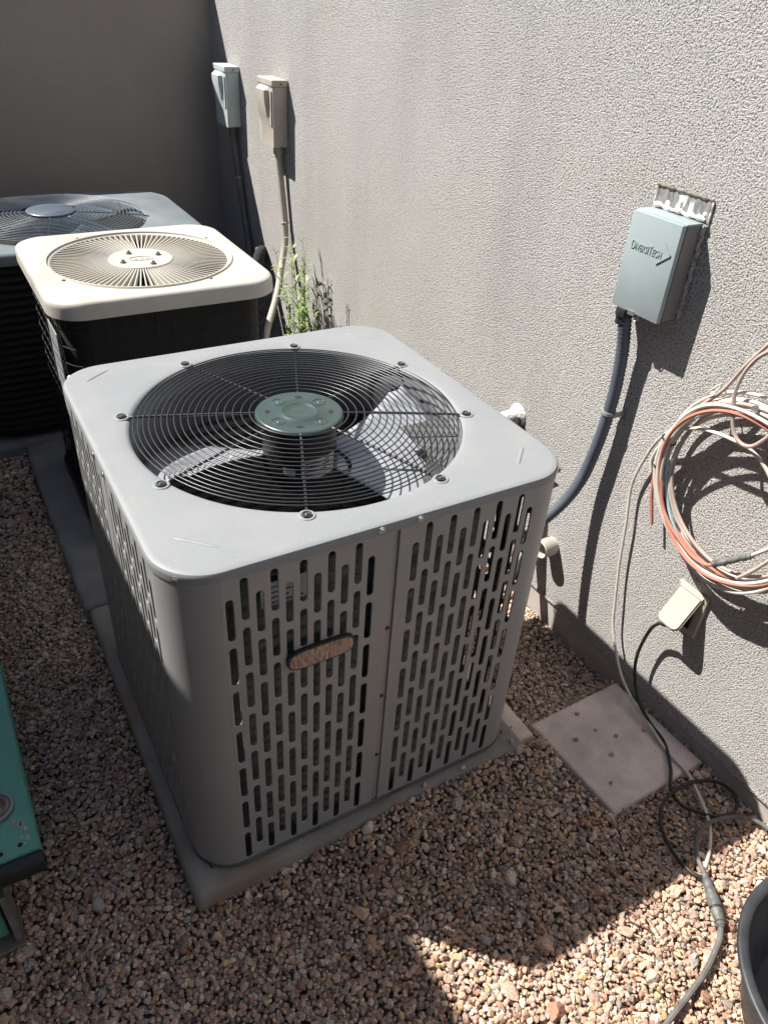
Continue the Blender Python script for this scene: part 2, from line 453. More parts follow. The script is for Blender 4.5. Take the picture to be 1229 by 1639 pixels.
def blocked(x, y, m=.0):
    for a, b, c, d in PADS:
        if a - m < x < b + m and c - m < y < d + m: return True
    if .458 - m + .006 < x < .766 + m and -.618 - m + .006 < y < -.332 + m - .004: return True
    return x > WX + .006
def gravel():
    spots = []
    def layer(x0, x1, y0, y1, sp, z, zj, r0, r1, hi):
        ny = int((y1 - y0) / (sp * .87)); nx = int((x1 - x0) / sp)
        for j in range(ny):
            for i in range(nx):
                x = x0 + (i + .5 * (j % 2) + random.uniform(-.42, .42)) * sp; y = y0 + (j + random.uniform(-.42, .42)) * sp * .87
                if blocked(x, y, -.002): continue
                r = r0 + (r1 - r0) * random.random() ** 1.9
                if random.random() < .035: r *= random.uniform(1.3, 2.0)
                spots.append((x, y, z + dip(x, y) + heap(x, y) + random.uniform(-zj, zj), r, hi))
    # lower filling layer then the surface
    layer(-.85, .785, -1.30, -.385, .0135, -.060, .003, .0065, .010, False)
    layer(-.85, .785, -1.30, -.385, .0104, -.0505, .0032, .0036, .0088, True)
    layer(-.80, -.39, -.385, 1.0, .0138, -.0600, .003, .0065, .010, False)
    layer(-.80, -.39, -.385, .8, .0106, -.0505, .0032, .0038, .0086, True)
    layer(-.80, -.39, .8, 1.0, .0125, -.0515, .0035, .0045, .0095, False)
    layer(-.80, -.40, 1.0, 2.5, .0140, -.054, .0035, .0065, .011, False)
    layer(.42, .785, -.385, .6, .0138, -.0600, .003, .0065, .010, False)
    layer(.42, .785, -.385, .3, .0106, -.0505, .0032, .0038, .0086, True)
    layer(.41, .785, .4, 2.5, .0140, -.054, .0035, .0065, .011, False)
    layer(-1.25, -.80, -1.3, 2.4, .016, -.054, .0035, .007, .012, False)
    # loose stones on the paver and spilled on the pad edge
    for x, y in ((.585, -.365), (.594, -.425), (.625, -.462), (.53, -.425), (.575, -.497), (.70, -.48), (.52, -.555)):
        spots.append((x, y, -.0365, random.uniform(.0045, .0075), True))
    for x, y in ((.385, -.345), (.36, -.379), (.12, -.383), (.22, -.386)):
        spots.append((x, y, .001, random.uniform(.004, .007), True))
    # a few bigger individual rocks
    for x, y, r in ((.02, -.452, .024), (.157, -.757, .019), (-.47, -.62, .014), (-.30, -.68, .018), (.10, -.86, .022), (.30, -.90, .017), (.245, -.565, .02), (-.13, -.60, .016), (.05, -.79, .016)):
        spots.append((x, y, -.049, r, True))
    vs, fs, cs = [], [], []; off = 0
    for x, y, z, r, hi in spots:
        V = VH[random.randrange(24)] if hi else VL[random.randrange(16)]; F = HI[1] if hi else LO[1]
        a = random.uniform(0, 2 * PI); c, s = math.cos(a), math.sin(a); tl = random.uniform(-.5, .5)
        R = np.array([[c, -s, 0], [s, c, 0], [0, 0, 1]]) @ np.array([[1, 0, 0], [0, math.cos(tl), -math.sin(tl)], [0, math.sin(tl), math.cos(tl)]])
        vs.append((V * r) @ R.T + (x, y, z)); fs.append(F + off); off += len(V)
        col = PAL[rng.choice(10, p=PW)] * random.uniform(.8, 1.16)
        cs.append(np.tile(np.append(np.clip(col, 0, .8), 1), (len(V), 1)))
    v = np.concatenate(vs); f = np.concatenate(fs); cc = np.concatenate(cs)
    me = bpy.data.meshes.new('gravel')
    me.vertices.add(len(v)); me.vertices.foreach_set('co', v.astype(np.float32).ravel())
    me.loops.add(f.size); me.loops.foreach_set('vertex_index', f.astype(np.int32).ravel())
    me.polygons.add(len(f)); me.polygons.foreach_set('loop_start', np.arange(0, f.size, 3, dtype=np.int32))
    me.update(calc_edges=True)
    at = me.color_attributes.new('stone_colour', 'FLOAT_COLOR', 'POINT'); at.data.foreach_set('color', cc.astype(np.float32).ravel())
    me.polygons.foreach_set('use_smooth', np.zeros(len(f), dtype=bool))
    me.materials.append(MT['stone'])
    o = link('gravel', me); o['kind'] = 'stuff'; o['label'] = 'tan and pinkish crushed stone gravel covering the ground'; o['category'] = 'gravel'
    print('gravel stones', len(spots), 'tris', len(f))
gravel()

# ================================================================== NEAR AIR CONDITIONER
HT = .746
ac = thing('air_conditioner', 'nearest and largest grey condenser with slotted panels and black wire fan guard', 'air conditioner', (0, 0, 0), 'condensers standing in a row along the wall')
# --- slotted panels
cols = [-.2805 + .0237 * i for i in range(11)]
def half_panel(x0, x1, off):
    outer = [(x0, .012), (x1, .012), (x1, .7285), (x0, .7285)]; holes = []
    for i, x in enumerate(cols):
        top = .6885 if i % 2 == 0 else .7225
        for k in range(7):
            t = top - k * .09835; holes.append(capsule(x + off, t - .0855, t, .0142))
    return curve_plate('slotted_panel', outer, holes, .0004, .0013, MT['paint'])
PANELS = [half_panel(-.292, -.009, 0), half_panel(.0135, .292, .3195)]
for face, rz in enumerate((0, -90, 180, 90)):
    for h in (0, 1):
        o = link('slotted_panel', PANELS[h], ac)
        o.matrix_local = Matrix.Rotation(math.radians(rz), 4, 'Z') @ Matrix.Translation((0, -.3675, 0)) @ Matrix.Rotation(math.radians(90), 4, 'X')
    q = Matrix.Rotation(math.radians(rz), 4, 'Z')
    # centre strip between the two panels, with folded edges and screws
    st = MB().box(-.0135, .0180, -.3655, -.3645, .012, .7285)
    st.box(.0060, .0132, -.3700, -.3656, .012, .7285, .0008)
    o = st.build('seam_strip', MT['paint'], ac); o.matrix_local = q
    if face in (0, 1):
        for z in (.16, .335, .51): screw(q @ Vector((-.0015, -.3657, z)), q @ Vector((0, -1, 0)), ac, 'dark_screw', .0032)
        for x in (-.03, .04): screw(q @ Vector((x, -.3725, .737)), q @ Vector((0, -1, 0)), ac, 'screw', .0042)
# --- curved corner posts
def arc_post(r, t, a0, a1, z0, z1, n=14):
    mb = MB(); rings = []
    for z in (z0, z1):
        o = []; i_ = []
        for k in range(n + 1):
            a = math.radians(a0 + (a1 - a0) * k / n); o.append((r * math.cos(a), r * math.sin(a), z)); i_.append(((r - t) * math.cos(a), (r - t) * math.sin(a), z))
        rings.append(o + i_[::-1])
    loft(mb, rings, True, True); return mb
post = arc_post(.0785, .0022, 0, 90, .008, .7285).mesh('corner_post', MT['paint'], True)
for sx, sy, rz in ((1, 1, 0), (-1, 1, 90), (-1, -1, 180), (1, -1, 270)):
    o = link('corner_post', post, ac, (sx * .2905, sy * .2905, 0), (0, 0, math.radians(rz)))
    d = Vector((sx, sy, 0)).normalized()
    screw(Vector((sx * .2905, sy * .2905, .735)) + d * .0805, d, ac, 'screw', .0048)
    screw(Vector((sx * .2905, sy * .2905, .010)) + d * .083, d, ac, 'dark_screw', .0045)
# --- base pan
bp_ = MB(); loft(bp_, [[(x, y, z) for x, y in rsq(.742, .742, .084, 10)] for z in (0, .010)] + [[(x, y, .012) for x, y in rsq(.728, .728, .078, 10)]], True, True)
bp_.build('base_pan', MT['pan'], ac)
# --- top cover with fan opening
def top_cover():
    N = 288; A = [2 * PI * i / N for i in range(N)]
    circ = lambda r, z: [(r * math.cos(a), r * math.sin(a), z) for a in A]
    rs = lambda ins, z: [(x, y, z) for x, y in polar_rsq(.745 - 2 * ins, .745 - 2 * ins, .088 - ins * .7, A)]
    mb = MB()
    rings = [circ(.3085, .700), circ(.3085, .736), circ(.310, .7415), circ(.3135, .7448), circ(.318, HT), circ(.335, HT + .0005)]
    rings += [rs(.012, HT), rs(.006, HT - .0005), rs(.0025, HT - .002), rs(.0006, HT - .005), rs(0, HT - .009), rs(0, .7275), rs(.0022, .7275), rs(.0022, HT - .008)]
    loft(mb, rings); return mb
tc = top_cover().build('top_cover', MT['top_paint'], ac, True, 30)
for (x0, y0), (x1, y1) in (((-.330, .296), (-.272, .338)), ((-.326, -.265), (-.270, -.320)), ((.326, -.269), (.275, -.319)), ((.318, .272), (.268, .324))):
    d = Vector((x1 - x0, y1 - y0, 0)).normalized(); n_ = Vector((-d.y, d.x, 0)); mb = MB(); rings = []
    for k in range(11):
        u = k / 10; c = Vector((x0, y0, HT + .0004)).lerp(Vector((x1, y1, HT + .0004)), u); wd = .0036 * min(1, math.sqrt(max(0, 1 - abs(2 * u - 1) ** 8)) + .05); hh = .0016 * min(1, 6 * u, 6 * (1 - u))
        rings.append([c + n_ * (wd * math.cos(PI * q / 6)) + Vector((0, 0, hh * math.sin(PI * q / 6) - .0003)) for q in range(7)])
    loft(mb, rings, closed=False)
    mb.build('pressed_rib', MT['top_paint'], tc, True, 80)
# --- fan guard
RR = [.093, .1085, .124, .1395, .1535, .167, .180, .1925, .205, .218, .230, .242, .253, .264, .2745, .2845, .294, .3025]
gz = lambda r: HT + .004 + .007 * (1 - (r / .31) ** 2)
guard_parent = ac
for r in RR:
    mb = MB(); mb.tube([(r * math.cos(a), r * math.sin(a), gz(r)) for a in [2 * PI * i / 96 for i in range(96)]], .00135, 6, 0, closed=True)
    mb.build('guard_ring', MT['wire'], ac, True, 80)
sp_mesh = MB().tube([(.07, 0, gz(.07) - .0035), (.15, 0, gz(.15) - .0035), (.23, 0, gz(.23) - .0035), (.302, 0, gz(.3) - .0035), (.312, 0, HT - .0005), (.3215, 0, HT + .0018)], .0025, 6, 3).mesh('guard_spoke', MT['wire'], True)
eye = MB(); eye.tube([(.0065 * math.cos(a), .0065 * math.sin(a), 0) for a in [2 * PI * i / 14 for i in range(14)]], .002, 6, 0, closed=True)
eye_m = eye.mesh('mounting_eye', MT['wire'], True)
cup = MB().lathe([(.0145, .0003), (.0135, .0022), (.0115, .0026), (.0085, .0012)], 20, cap=False).mesh('screw_dimple', MT['top_paint'], True, 80)
for k in range(8):
    a = math.radians(22.5 + 45 * k); c, s = math.cos(a), math.sin(a)
    link('guard_spoke', sp_mesh, ac, rot=(0, 0, a))
    link('mounting_eye', eye_m, ac, (.325 * c, .325 * s, HT + .0032))
    link('screw_dimple', cup, tc, (.325 * c, .325 * s, HT))
    screw((.325 * c, .325 * s, HT + .0022), (0, 0, 1), ac, 'dark_screw', .0034)
# --- motor hub plate, motor, blades
hz = HT + .0075
hb = MB().lathe([(.060, hz - .006), (.0835, hz - .006), (.0845, hz - .002), (.082, hz + .002), (.078, hz + .003), (.073, hz + .0022), (.0365, hz + .0022), (.0345, hz + .0042), (.0325, hz + .0042), (.031, hz + .0026), (.012, hz + .0030), (.001, hz + .0031)], 64, cap=False)
hub = hb.build('motor_plate', MT['hub'], ac, True, 60)
dim = MB().lathe([(.0135, .0030), (.0120, .0036), (.0105, .0004), (.0100, -.0040), (.001, -.0042)], 20, cap=False).mesh('bolt_dimple', MT['hub'], True, 60)
slot_m = MB().prism([(x * 1.6, y) for x, y in [(.0045 * math.cos(2 * PI * i / 12), .0045 * math.sin(2 * PI * i / 12)) for i in range(12)]], .0021, .0027).mesh('plate_slot', MT['matt_black'])
for k in range(4):
    a = math.radians(22 + 90 * k); R_ = .055
    link('bolt_dimple', dim, hub, (R_ * math.cos(a), R_ * math.sin(a), hz - .0005))
    screw((R_ * math.cos(a), R_ * math.sin(a), hz - .0012), (0, 0, 1), hub, 'dark_screw', .0042, 'bolt')
    b_ = math.radians(22 + 45 + 90 * k)
    link('plate_slot', slot_m, hub, (.06 * math.cos(b_), .06 * math.sin(b_), hz), (0, 0, b_ + PI / 2))
mo = MB().lathe([(.066, .735), (.070, .728), (.0715, .70), (.0715, .65), (.069, .632), (.060, .622), (.02, .618), (.012, .617), (.012, .585), (.001, .585)], 48).build('motor', MT['black'], ac, True, 40)
def motor_label(a0, a1, z0, z1, m, r=.0722):
    mb = MB(); rings = [[(r * math.cos(math.radians(a0 + (a1 - a0) * i / 12)), r * math.sin(math.radians(a0 + (a1 - a0) * i / 12)), z) for i in range(13)] for z in (z0, z1)]
    loft(mb, rings, closed=False); return mb
motor_label(-112, -50, .648, .690, 0).build('motor_label', MT['sticker'], mo)
for z in (.655, .664, .673, .681): motor_label(-106, -75 + random.uniform(-10, 12), z, z + .003, 0, .0725).build('label_print', MT['print'], mo)
motor_label(-140, -121, .655, .672, 0).build('motor_label', MT['sticker'], mo)
# motor lead in a ribbed black sleeve
MB().tube([(.05, -.05, .69), (.075, -.07, .66), (.072, -.05, .60), (.03, -.12, .55), (-.02, -.22, .56), (-.05, -.30, .62)], .004, 8, 6).build('motor_lead', MT['rubber'], ac, True)
def blade(az, name='fan_blade'):
    nr, na = 12, 14; V = []; F = []
    for i in range(nr + 1):
        u = i / nr; r = .062 + (.300 - .062) * u
        half = math.radians(25 + 14 * u); lead = math.radians(6 * u)
        pit = math.radians(31 - 8 * u)
        for j in range(na + 1):
            v = j / na * 2 - 1
            a = az + lead + half * v * (1 - .10 * (u > .86) * abs(v) ** 6)
            z = .664 + math.tan(pit) * r * half * v * .74 - .010 * (1 - v * v) - .006 * u
            rr = r * (1 - .05 * abs(v) ** 5 * u)
            V.append((rr * math.cos(a), rr * math.sin(a), z))
    for i in range(nr):
        for j in range(na):
            q = i * (na + 1) + j; F.append((q, q + 1, q + na + 2, q + na + 1))
    me = bpy.data.meshes.new(name); me.from_pydata(V, [], F); me.update()
    me.polygons.foreach_set('use_smooth', [True] * len(F)); me.materials.append(MT['alu'])
    o = link(name, me, ac); md = o.modifiers.new('thickness', 'SOLIDIFY'); md.thickness = .0016
    # riveted spider arm and rivets under the blade root
    for rr in (.095, .135):
        for off in (-.10, .14):
            a = az + off; i = (rr - .062) / .238; lead = math.radians(6 * i); half = math.radians(25 + 14 * i); pit = math.radians(31 - 8 * i)
            v = (a - az - lead) / half
            z = .664 + math.tan(pit) * rr * half * v * .74 - .010 * (1 - v * v) - .006 * i
            MB().lathe([(.005, 0), (.0045, .0018), (.002, .0028)], 8, (rr * math.cos(a), rr * math.sin(a), z + .0006)).build('rivet', MT['alu'], o)
    return o
for az in (155, 335): blade(math.radians(az))
MB().lathe([(.04, .628), (.045, .622), (.045, .60), (.02, .597)], 24).build('blade_hub', MT['black'], ac, True)
# --- condenser coil: ribbed U around the inside (tubes stand out as horizontal ribs)
def coil():
    path = []
    r = .13; R_ = .347
    path.append((.19, -R_))
    path += [(-R_ + r + r * math.cos(a), -R_ + r + r * math.sin(a)) for a in [math.radians(270 - 9 * i) for i in range(11)]]
    path += [(-R_ + r + r * math.cos(a), R_ - r + r * math.sin(a)) for a in [math.radians(180 - 9 * i) for i in range(11)]]
    path += [(R_ - r + r * math.cos(a), R_ - r + r * math.sin(a)) for a in [math.radians(90 - 9 * i) for i in range(11)]]
    path.append((R_, -.06))
    k = len(path); Nn = []
    for i in range(k):
        a = Vector(path[max(0, i - 1)]); b = Vector(path[min(k - 1, i + 1)]); t = (b - a).normalized(); Nn.append(Vector((t.y, -t.x)))
    mb = MB(); rings = []
    for z_i in range(0, 141):
        z = .014 + z_i * .0051; o = .0042 * math.sin(z / .0255 * 2 * PI)
        rings.append([(p[0] - n.x * o, p[1] - n.y * o, z) for p, n in zip(path, Nn)] + [(p[0] + n.x * (.028 + o), p[1] + n.y * (.028 + o), z) for p, n in zip(path[::-1], Nn[::-1])])
    loft(mb, rings, True, True); return mb
cn = coil()
cn.build('condenser_coil', MT['coil'], ac, True, 70)
# stickers behind the slots, control box and wiring in the right-hand corner
st_ = MB().box(-.226, -.145, -.3525, -.3515, .634, .682).build('sticker', MT['sticker'], ac)
for z, x1 in ((.640, -.155), (.650, -.18), (.660, -.16), (.671, -.19)): MB().box(-.222, x1, -.3532, -.3527, z, z + .0018).build('sticker_print', MT['print'], st_)
dv_ = MB(); P2 = [(.196, -.352), (.198, -.16), (.335, -.06)]
loft(dv_, [[(x, y, z) for x, y in P2] + [(x - .004, y + .004, z) for x, y in P2[::-1]] for z in (.013, .70)], True, True)
dv_.build('corner_light_baffle', MT['pan'], ac)  # added panel, blocks sun that would pass through the slots onto the paver
MB().box(.196, .352, -.352, -.05, .700, .704).build('corner_lid', MT['pan'], ac)
MB().box(.215, .26, -.165, -.125, .46, .69, .004).build('control_box', MT['matt_black'], ac)
for pts in ([(.25, -.30, .70), (.262, -.31, .60), (.24, -.27, .50), (.285, -.28, .38), (.27, -.22, .30)], [(.30, -.25, .70), (.31, -.27, .6), (.29, -.30, .52), (.31, -.25, .42), (.25, -.2, .36)], [(.22, -.29, .65), (.235, -.25, .55), (.26, -.30, .45), (.23, -.28, .33)]):
    MB().tube(pts, .0055, 8, 6).build('inner_wire', MT['rubber'], ac, True)
MB().tube([(.30, -.16, .02), (.30, -.18, .2), (.285, -.19, .3), (.24, -.15, .34)], .008, 8, 6).build('copper_tube', MT['copper'], ac, True)
# compressor
MB().lathe([(.075, .012), (.082, .03), (.082, .25), (.074, .285), (.05, .305), (.01, .312)], 32, (.07, -.06, 0)).build('compressor', MT['black'], ac, True, 50)
# inner top deck below the cover round the fan (shroud flange)
dk = MB(); N = 96; A = [2 * PI * i / N for i in range(N)]
loft(dk, [[(.3095 * math.cos(a), .3095 * math.sin(a), z) for a in A] for z in (.70, .625)] + [[(.316 * math.cos(a), .316 * math.sin(a), .600) for a in A]])
dk.build('fan_shroud', MT['shroud'], ac, True)
# --- badge
bo = []
for i in range(41):
    u = i / 40; bo.append((-.0605 + .121 * u, -.021 + .0 * u - .003 * math.sin(PI * u)))
def badge(w_, h_, th, m, y, parent, n=40):
    P = []
    for i in range(n):
        a = 2 * PI * i / n; c, s = math.cos(a), math.sin(a)
        P.append((w_ * math.copysign(abs(c) ** .42, c), h_ * math.copysign(abs(s) ** .55, s) * (1 + .10 * (1 - c * c))))
    mb = MB(); mb.prism(P, 0, th, lambda x, yy, z: (-.1325 + x, y - z, .519 + yy)); return mb.build('badge_face' if parent else 'badge', m, parent or ac, True, 30)
bd = badge(.0605, .0195, .0075, MT['rubber'], -.3688, None)
badge(.0575, .0165, .001, MT['bronze'], -.3764, bd)

# ================================================================== BEIGE-TOPPED UNIT
u2 = thing('air_conditioner', 'black wire caged condenser with beige enamelled top and radial fan grille, second in the row', 'air conditioner', (-.018, 1.03, 0), 'condensers standing in a row along the wall')
H2, W2 = .746, .602
bd2 = MB(); loft(bd2, [[(x, y, z) for x, y in rsq(W2 - .075, W2 - .075, .07, 8)] for z in (.02, .71)], True, True)
bd2.build('coil_body', MT['black_coil'], u2, True, 60)
bs2 = MB(); loft(bs2, [[(x, y, z) for x, y in rsq(W2 - .02, W2 - .02, .08, 8)] for z in (0, .03)] + [[(x, y, .034) for x, y in rsq(W2 - .03, W2 - .03, .08, 8)]], True, True)
bs2.build('base_pan', MT['black'], u2)
wl = MB(); wl.tube([(x, y, 0) for x, y in rsq(W2 - .045, W2 - .045, .08, 6)], .0014, 5, 0, closed=True); wl = wl.mesh('cage_wire', MT['matt_black'], True)
for k in range(14): link('cage_wire', wl, u2, (0, 0, .06 + .046 * k))
wv = MB().tube([(0, 0, .03), (0, 0, .705)], .0014, 5, 0).mesh('cage_wire', MT['matt_black'])
e2 = (W2 - .045) / 2
for k in range(11):
    t_ = -.21 + .042 * k
    for x, y in ((t_, -e2), (t_, e2), (-e2, t_), (e2, t_)): link('cage_wire', wv, u2, (x, y, 0))
def top2():
    N = 240; A = [2 * PI * i / N for i in range(N)]
    circ = lambda r, z: [(r * math.cos(a), r * math.sin(a), z) for a in A]
    rs = lambda ins, z: [(x, y, z) for x, y in polar_rsq(W2 - 2 * ins, W2 - 2 * ins, .088 - ins * .4, A)]
    mb = MB()
    rings = [circ(.238, H2 - .03), circ(.238, H2 - .010), circ(.2395, H2 - .004), circ(.242, H2 - .0025), circ(.247, H2 - .001), circ(.2485, H2 + .0035), circ(.2535, H2 + .004), circ(.256, H2 - .001), circ(.2585, H2)]
    rings += [rs(.016, H2), rs(.010, H2 - .0008), rs(.0055, H2 - .003), rs(.002, H2 - .0075), rs(.0005, H2 - .013), rs(0, H2 - .018), rs(0, H2 - .044), rs(.003, H2 - .046), rs(.003, H2 - .02)]
    loft(mb, rings); return mb
t2 = top2().build('top_cover', MT['beige'], u2, True, 50)
vane = MB()
vane.add([(r, s * .0016 * (.8 + r), z) for r in (.084, .240) for z in (H2 - .024, H2 - .0035) for s in (-1, 1)], [(0, 1, 3, 2), (4, 6, 7, 5), (0, 4, 5, 1), (2, 3, 7, 6), (0, 2, 6, 4), (1, 5, 7, 3)])
vane = vane.mesh('grille_vane', MT['beige'])
for k in range(92): link('grille_vane', vane, u2, rot=(0, 0, 2 * PI * k / 92))
h2 = MB().lathe([(.080, H2 - .026), (.088, H2 - .024), (.089, H2 - .003), (.086, H2 + .000), (.080, H2 - .0005), (.074, H2 - .003), (.068, H2 - .003), (.001, H2 - .0025)], 56, cap=False).build('motor_plate', MT['beige'], u2, True, 50)
for k in range(4):
    a = math.radians(20 + 90 * k); p_ = (.058 * math.cos(a), .058 * math.sin(a), H2 - .003)
    MB().lathe([(.009, 0), (.009, .0015), (.0058, .0016), (.0058, .006), (.003, .0065), (.003, .0095), (.001, .010)], 10, p_).build('motor_bolt', MT['brown_steel'], h2, True, 30)
em = MB(); em.tube([(.034 * math.cos(a), .018 * math.sin(a), H2 - .002) for a in [2 * PI * i / 24 for i in range(24)]], .0016, 5, 0, closed=True); em.build('embossed_oval', MT['beige'], h2)
for x, wd in ((-.014, .010), (.002, .012), (.017, .009)): MB().box(x - wd / 2, x + wd / 2, -.005, .005, H2 - .0028, H2 - .0008, .0008).build('embossed_mark', MT['beige'], h2)
MB().lathe([(.234, H2 - .10), (.234, H2 - .028)], 64, cap=False).build('fan_shroud', MT['matt_black'], u2, True)
MB().lathe([(.20, H2 - .09), (.001, H2 - .088)], 24, cap=False).build('fan_disc', MT['black'], u2)
for a in (28, 118, 208, 298):
    b_ = math.radians(a); screw((.263 * math.cos(b_), .263 * math.sin(b_), H2), (0, 0, 1), u2, 'brown_steel', .0038)
for sx, sy in ((-1, -1), (1, -1)): screw((sx * (.272), sy * .272, H2 - .034), (sx, sy, .2), u2, 'screw', .004)
pl = MB().box(-.2865, -.2835, -.21, -.09, .47, .64, .001).build('rating_plate', MT['pale_metal'], u2)
for z in (.50, .53, .56, .59): MB().box(-.2872, -.2868, -.2, -.2 + random.uniform(.04, .09), z, z + .006).build('plate_print', MT['print'], pl)
MB().tube([(-.276, -.05, .50), (-.288, -.16, .44), (-.292, -.24, .415), (-.285, -.285, .40)], .003, 6, 6).build('loose_wire', MT['steel'], u2, True)

# ================================================================== REAR BLUE-GREY UNIT
u3 = thing('air_conditioner', 'blue grey condenser with curved wire fan guard at the far end, farthest of the row', 'air conditioner', (-.085, 1.87, 0), 'condensers standing in a row along the wall')
H3, WX3, WY3 = .65, .91, .74
b3 = MB(); loft(b3, [[(x, y, z) for x, y in rsq(WX3 - .05, WY3 - .05, .12, 8)] for z in (0, .615)], True, True)
b3.build('inner_body', MT['matt_black'], u3, True, 60)
lv = MB()
P_ = rsq(WX3 - .016, WY3 - .016, .13, 8); Q_ = rsq(WX3 - .04, WY3 - .04, .125, 8)
loft(lv, [[(x, y, 0) for x, y in P_], [(x, y, .002) for x, y in P_], [(x, y, .013) for x, y in Q_]]); lv = lv.mesh('louvre', MT['matt_black'], True, 30)
for k in range(22): link('louvre', lv, u3, (0, 0, .03 + .0265 * k))
def top3():
    N = 200; A = [2 * PI * i / N for i in range(N)]; ox = -.035
    circ = lambda r, z: [(ox + r * math.cos(a), r * math.sin(a), z) for a in A]
    rs = lambda ins, z: [(x, y, z) for x, y in polar_rsq(WX3 - 2 * ins, WY3 - 2 * ins, .165 - ins * .4, A, ox, 0)]
    mb = MB()
    rings = [circ(.325, H3 - .05), circ(.325, H3 - .006), circ(.330, H3), circ(.338, H3 + .002), rs(.016, H3), rs(.008, H3 - .003), rs(.002, H3 - .010), rs(0, H3 - .018), rs(0, H3 - .038), rs(.004, H3 - .04)]
    loft(mb, rings); return mb
top3().build('top_cover', MT['slate'], u3, True, 40)
for k in range(17):
    r = .105 + k * .0132
    zc = H3 + .010 + .018 * (1 - (r / .33) ** 2)
    mb = MB(); mb.tube([(-.035 + r * math.cos(a), r * math.sin(a), zc) for a in [2 * PI * i / 72 for i in range(72)]], .0017, 5, 0, closed=True); mb.build('guard_ring', MT['blue_grey'], u3, True, 80)
sp3 = MB().tube([(.07, 0, H3 + .024), (.2, 0, H3 + .018), (.30, 0, H3 + .009), (.338, 0, H3 + .003)], .0026, 6, 4).mesh('guard_spoke', MT['blue_grey'], True)
for k in range(8): link('guard_spoke', sp3, u3, (-.035, 0, 0), (0, 0, math.radians(-12 + 45 * k)))
MB().lathe([(.06, H3 + .014), (.082, H3 + .022), (.083, H3 + .030), (.079, H3 + .033), (.001, H3 + .036)], 48, (-.035, 0, 0), cap=False).build('motor_cap', MT['blue_grey'], u3, True, 60)
MB().lathe([(.31, H3 - .06), (.001, H3 - .055)], 32, (-.035, 0, 0), cap=False).build('fan_disc', MT['matt_black'], u3)
b_me = MB()
V = []; F = []
for i in range(7):
    r = .07 + .235 * i / 6
    for j in range(9):
        v = j / 8 * 2 - 1; a = math.radians(38) * v; V.append((r * math.cos(a), r * math.sin(a), H3 - .028 + .022 * v))
for i in range(6):
    for j in range(8): q = i * 9 + j; F.append((q, q + 1, q + 10, q + 9))
b_me.add(V, F); b_me = b_me.mesh('fan_blade', MT['blue_grey'], True)
for k in range(3): link('fan_blade', b_me, u3, (-.035, 0, 0), (0, 0, math.radians(40 + 120 * k)))

# ================================================================== ELECTRICAL BOXES ON THE WALL
# near disconnect box, with raised lettering
y0, y1, z0, z1, D = -.183, -.055, .893, 1.086, .060
bx = thing('disconnect_box', 'pale blue grey electrical disconnect box with raised lettering on the house wall', 'electrical box', (WX, (y0 + y1) / 2, z0))
def W(ob): ob.matrix_parent_inverse = Matrix.Translation(-bx.location); return ob
W(MB().box(WX - D + .004, WX - .004, y0 + .003, y1 - .003, z0 + .006, z1 - .004, .002).build('back_box', MT['box_blue'], bx))
# cover: front sheet folded over the sides, deeper at the top right
cv = MB().box(WX - D, WX - D + .012, y0, y1, z0, z1, .0015)
cv.box(WX - D + .012, WX - .012, y1 - .0022, y1 + .0012, z0 + .004, z1 + .0012, .0008)
cv.box(WX - D + .010, WX - .004, y0 - .0012, y1 + .0012, z1 - .003, z1 + .0015, .0008)
W(cv.build('cover', MT['box_blue'], bx, True, 35))
W(MB().box(WX - D + .0125, WX - .003, y0 - .0012, y0 + .0022, z0 + .004, z1 - .0035, .0008).build('side_flange', MT['box_side'], bx))
def text_mesh(body, size, ext, m, caps=None):
    c = bpy.data.curves.new('lettering', 'FONT'); c.body = body; c.size = size; c.extrude = ext; c.bevel_depth = ext * .3; c.resolution_u = 3
    if caps:
        c.small_caps_scale = caps
        for ch, f_ in zip(c.body, c.body_format): f_.use_small_caps = True
    o = bpy.data.objects.new('lettering', c); COL.objects.link(o)
    dg = bpy.context.evaluated_depsgraph_get(); me = bpy.data.meshes.new_from_object(o.evaluated_get(dg)); bpy.data.objects.remove(o)
    me.materials.clear(); me.materials.append(m); return me
tm = text_mesh('DiversiTech', .0195, .0006, MT['box_blue'], .78)
xs = [v.co.x for v in tm.vertices]; wdt = max(xs) - min(xs)
o = link('lettering', tm, bx); sx_ = .080 / wdt
# local x -> -y, local y -> +z, out of wall -> -x
o.matrix_parent_inverse = Matrix.Translation(-bx.location)
o.matrix_basis = Matrix(((0, 0, -1, WX - D - .0006), (-1, 0, 0, y1 - .015), (0, 1, 0, z1 - .070), (0, 0, 0, 1))) @ Matrix.Diagonal((sx_, 1.25, 1, 1))
ar = MB()
def bar(p, q, wd):
    a = Vector((0, *p)); b = Vector((0, *q)); t = (b - a).normalized(); n_ = Vector((0, -t.z, t.y)) * wd / 2
    P = [a - n_, b - n_, b + n_, a + n_]
    ar.add([(WX - D + .001, v.y, v.z) for v in P] + [(WX - D - .0022, v.y, v.z) for v in P], [(0, 1, 2, 3), (7, 6, 5, 4), (0, 4, 5, 1), (1, 5, 6, 2), (2, 6, 7, 3), (3, 7, 4, 0)])
tip = (y0 + .010, z1 - .058)
bar((y0 + .030, z1 - .038), tip, .0026); bar((y0 + .040, z1 - .082), tip, .0026)
W(ar.build('arrow_emblem', MT['box_blue'], bx))
W(MB().box(WX - D - .001, WX - D + .010, y1 - .066, y1 - .048, z0 - .006, z0 + .005, .001).build('hasp', MT['steel'], bx))
hl = MB(); hl.tube([(WX - D + .004 + .0, -.125 + .006 * math.cos(a), z0 - .006 + .009 * math.sin(a)) for a in [2 * PI * i / 16 for i in range(16)]], .0012, 5, 0, closed=True); W(hl.build('lock_ring', MT['steel'], bx))
sk = MB()
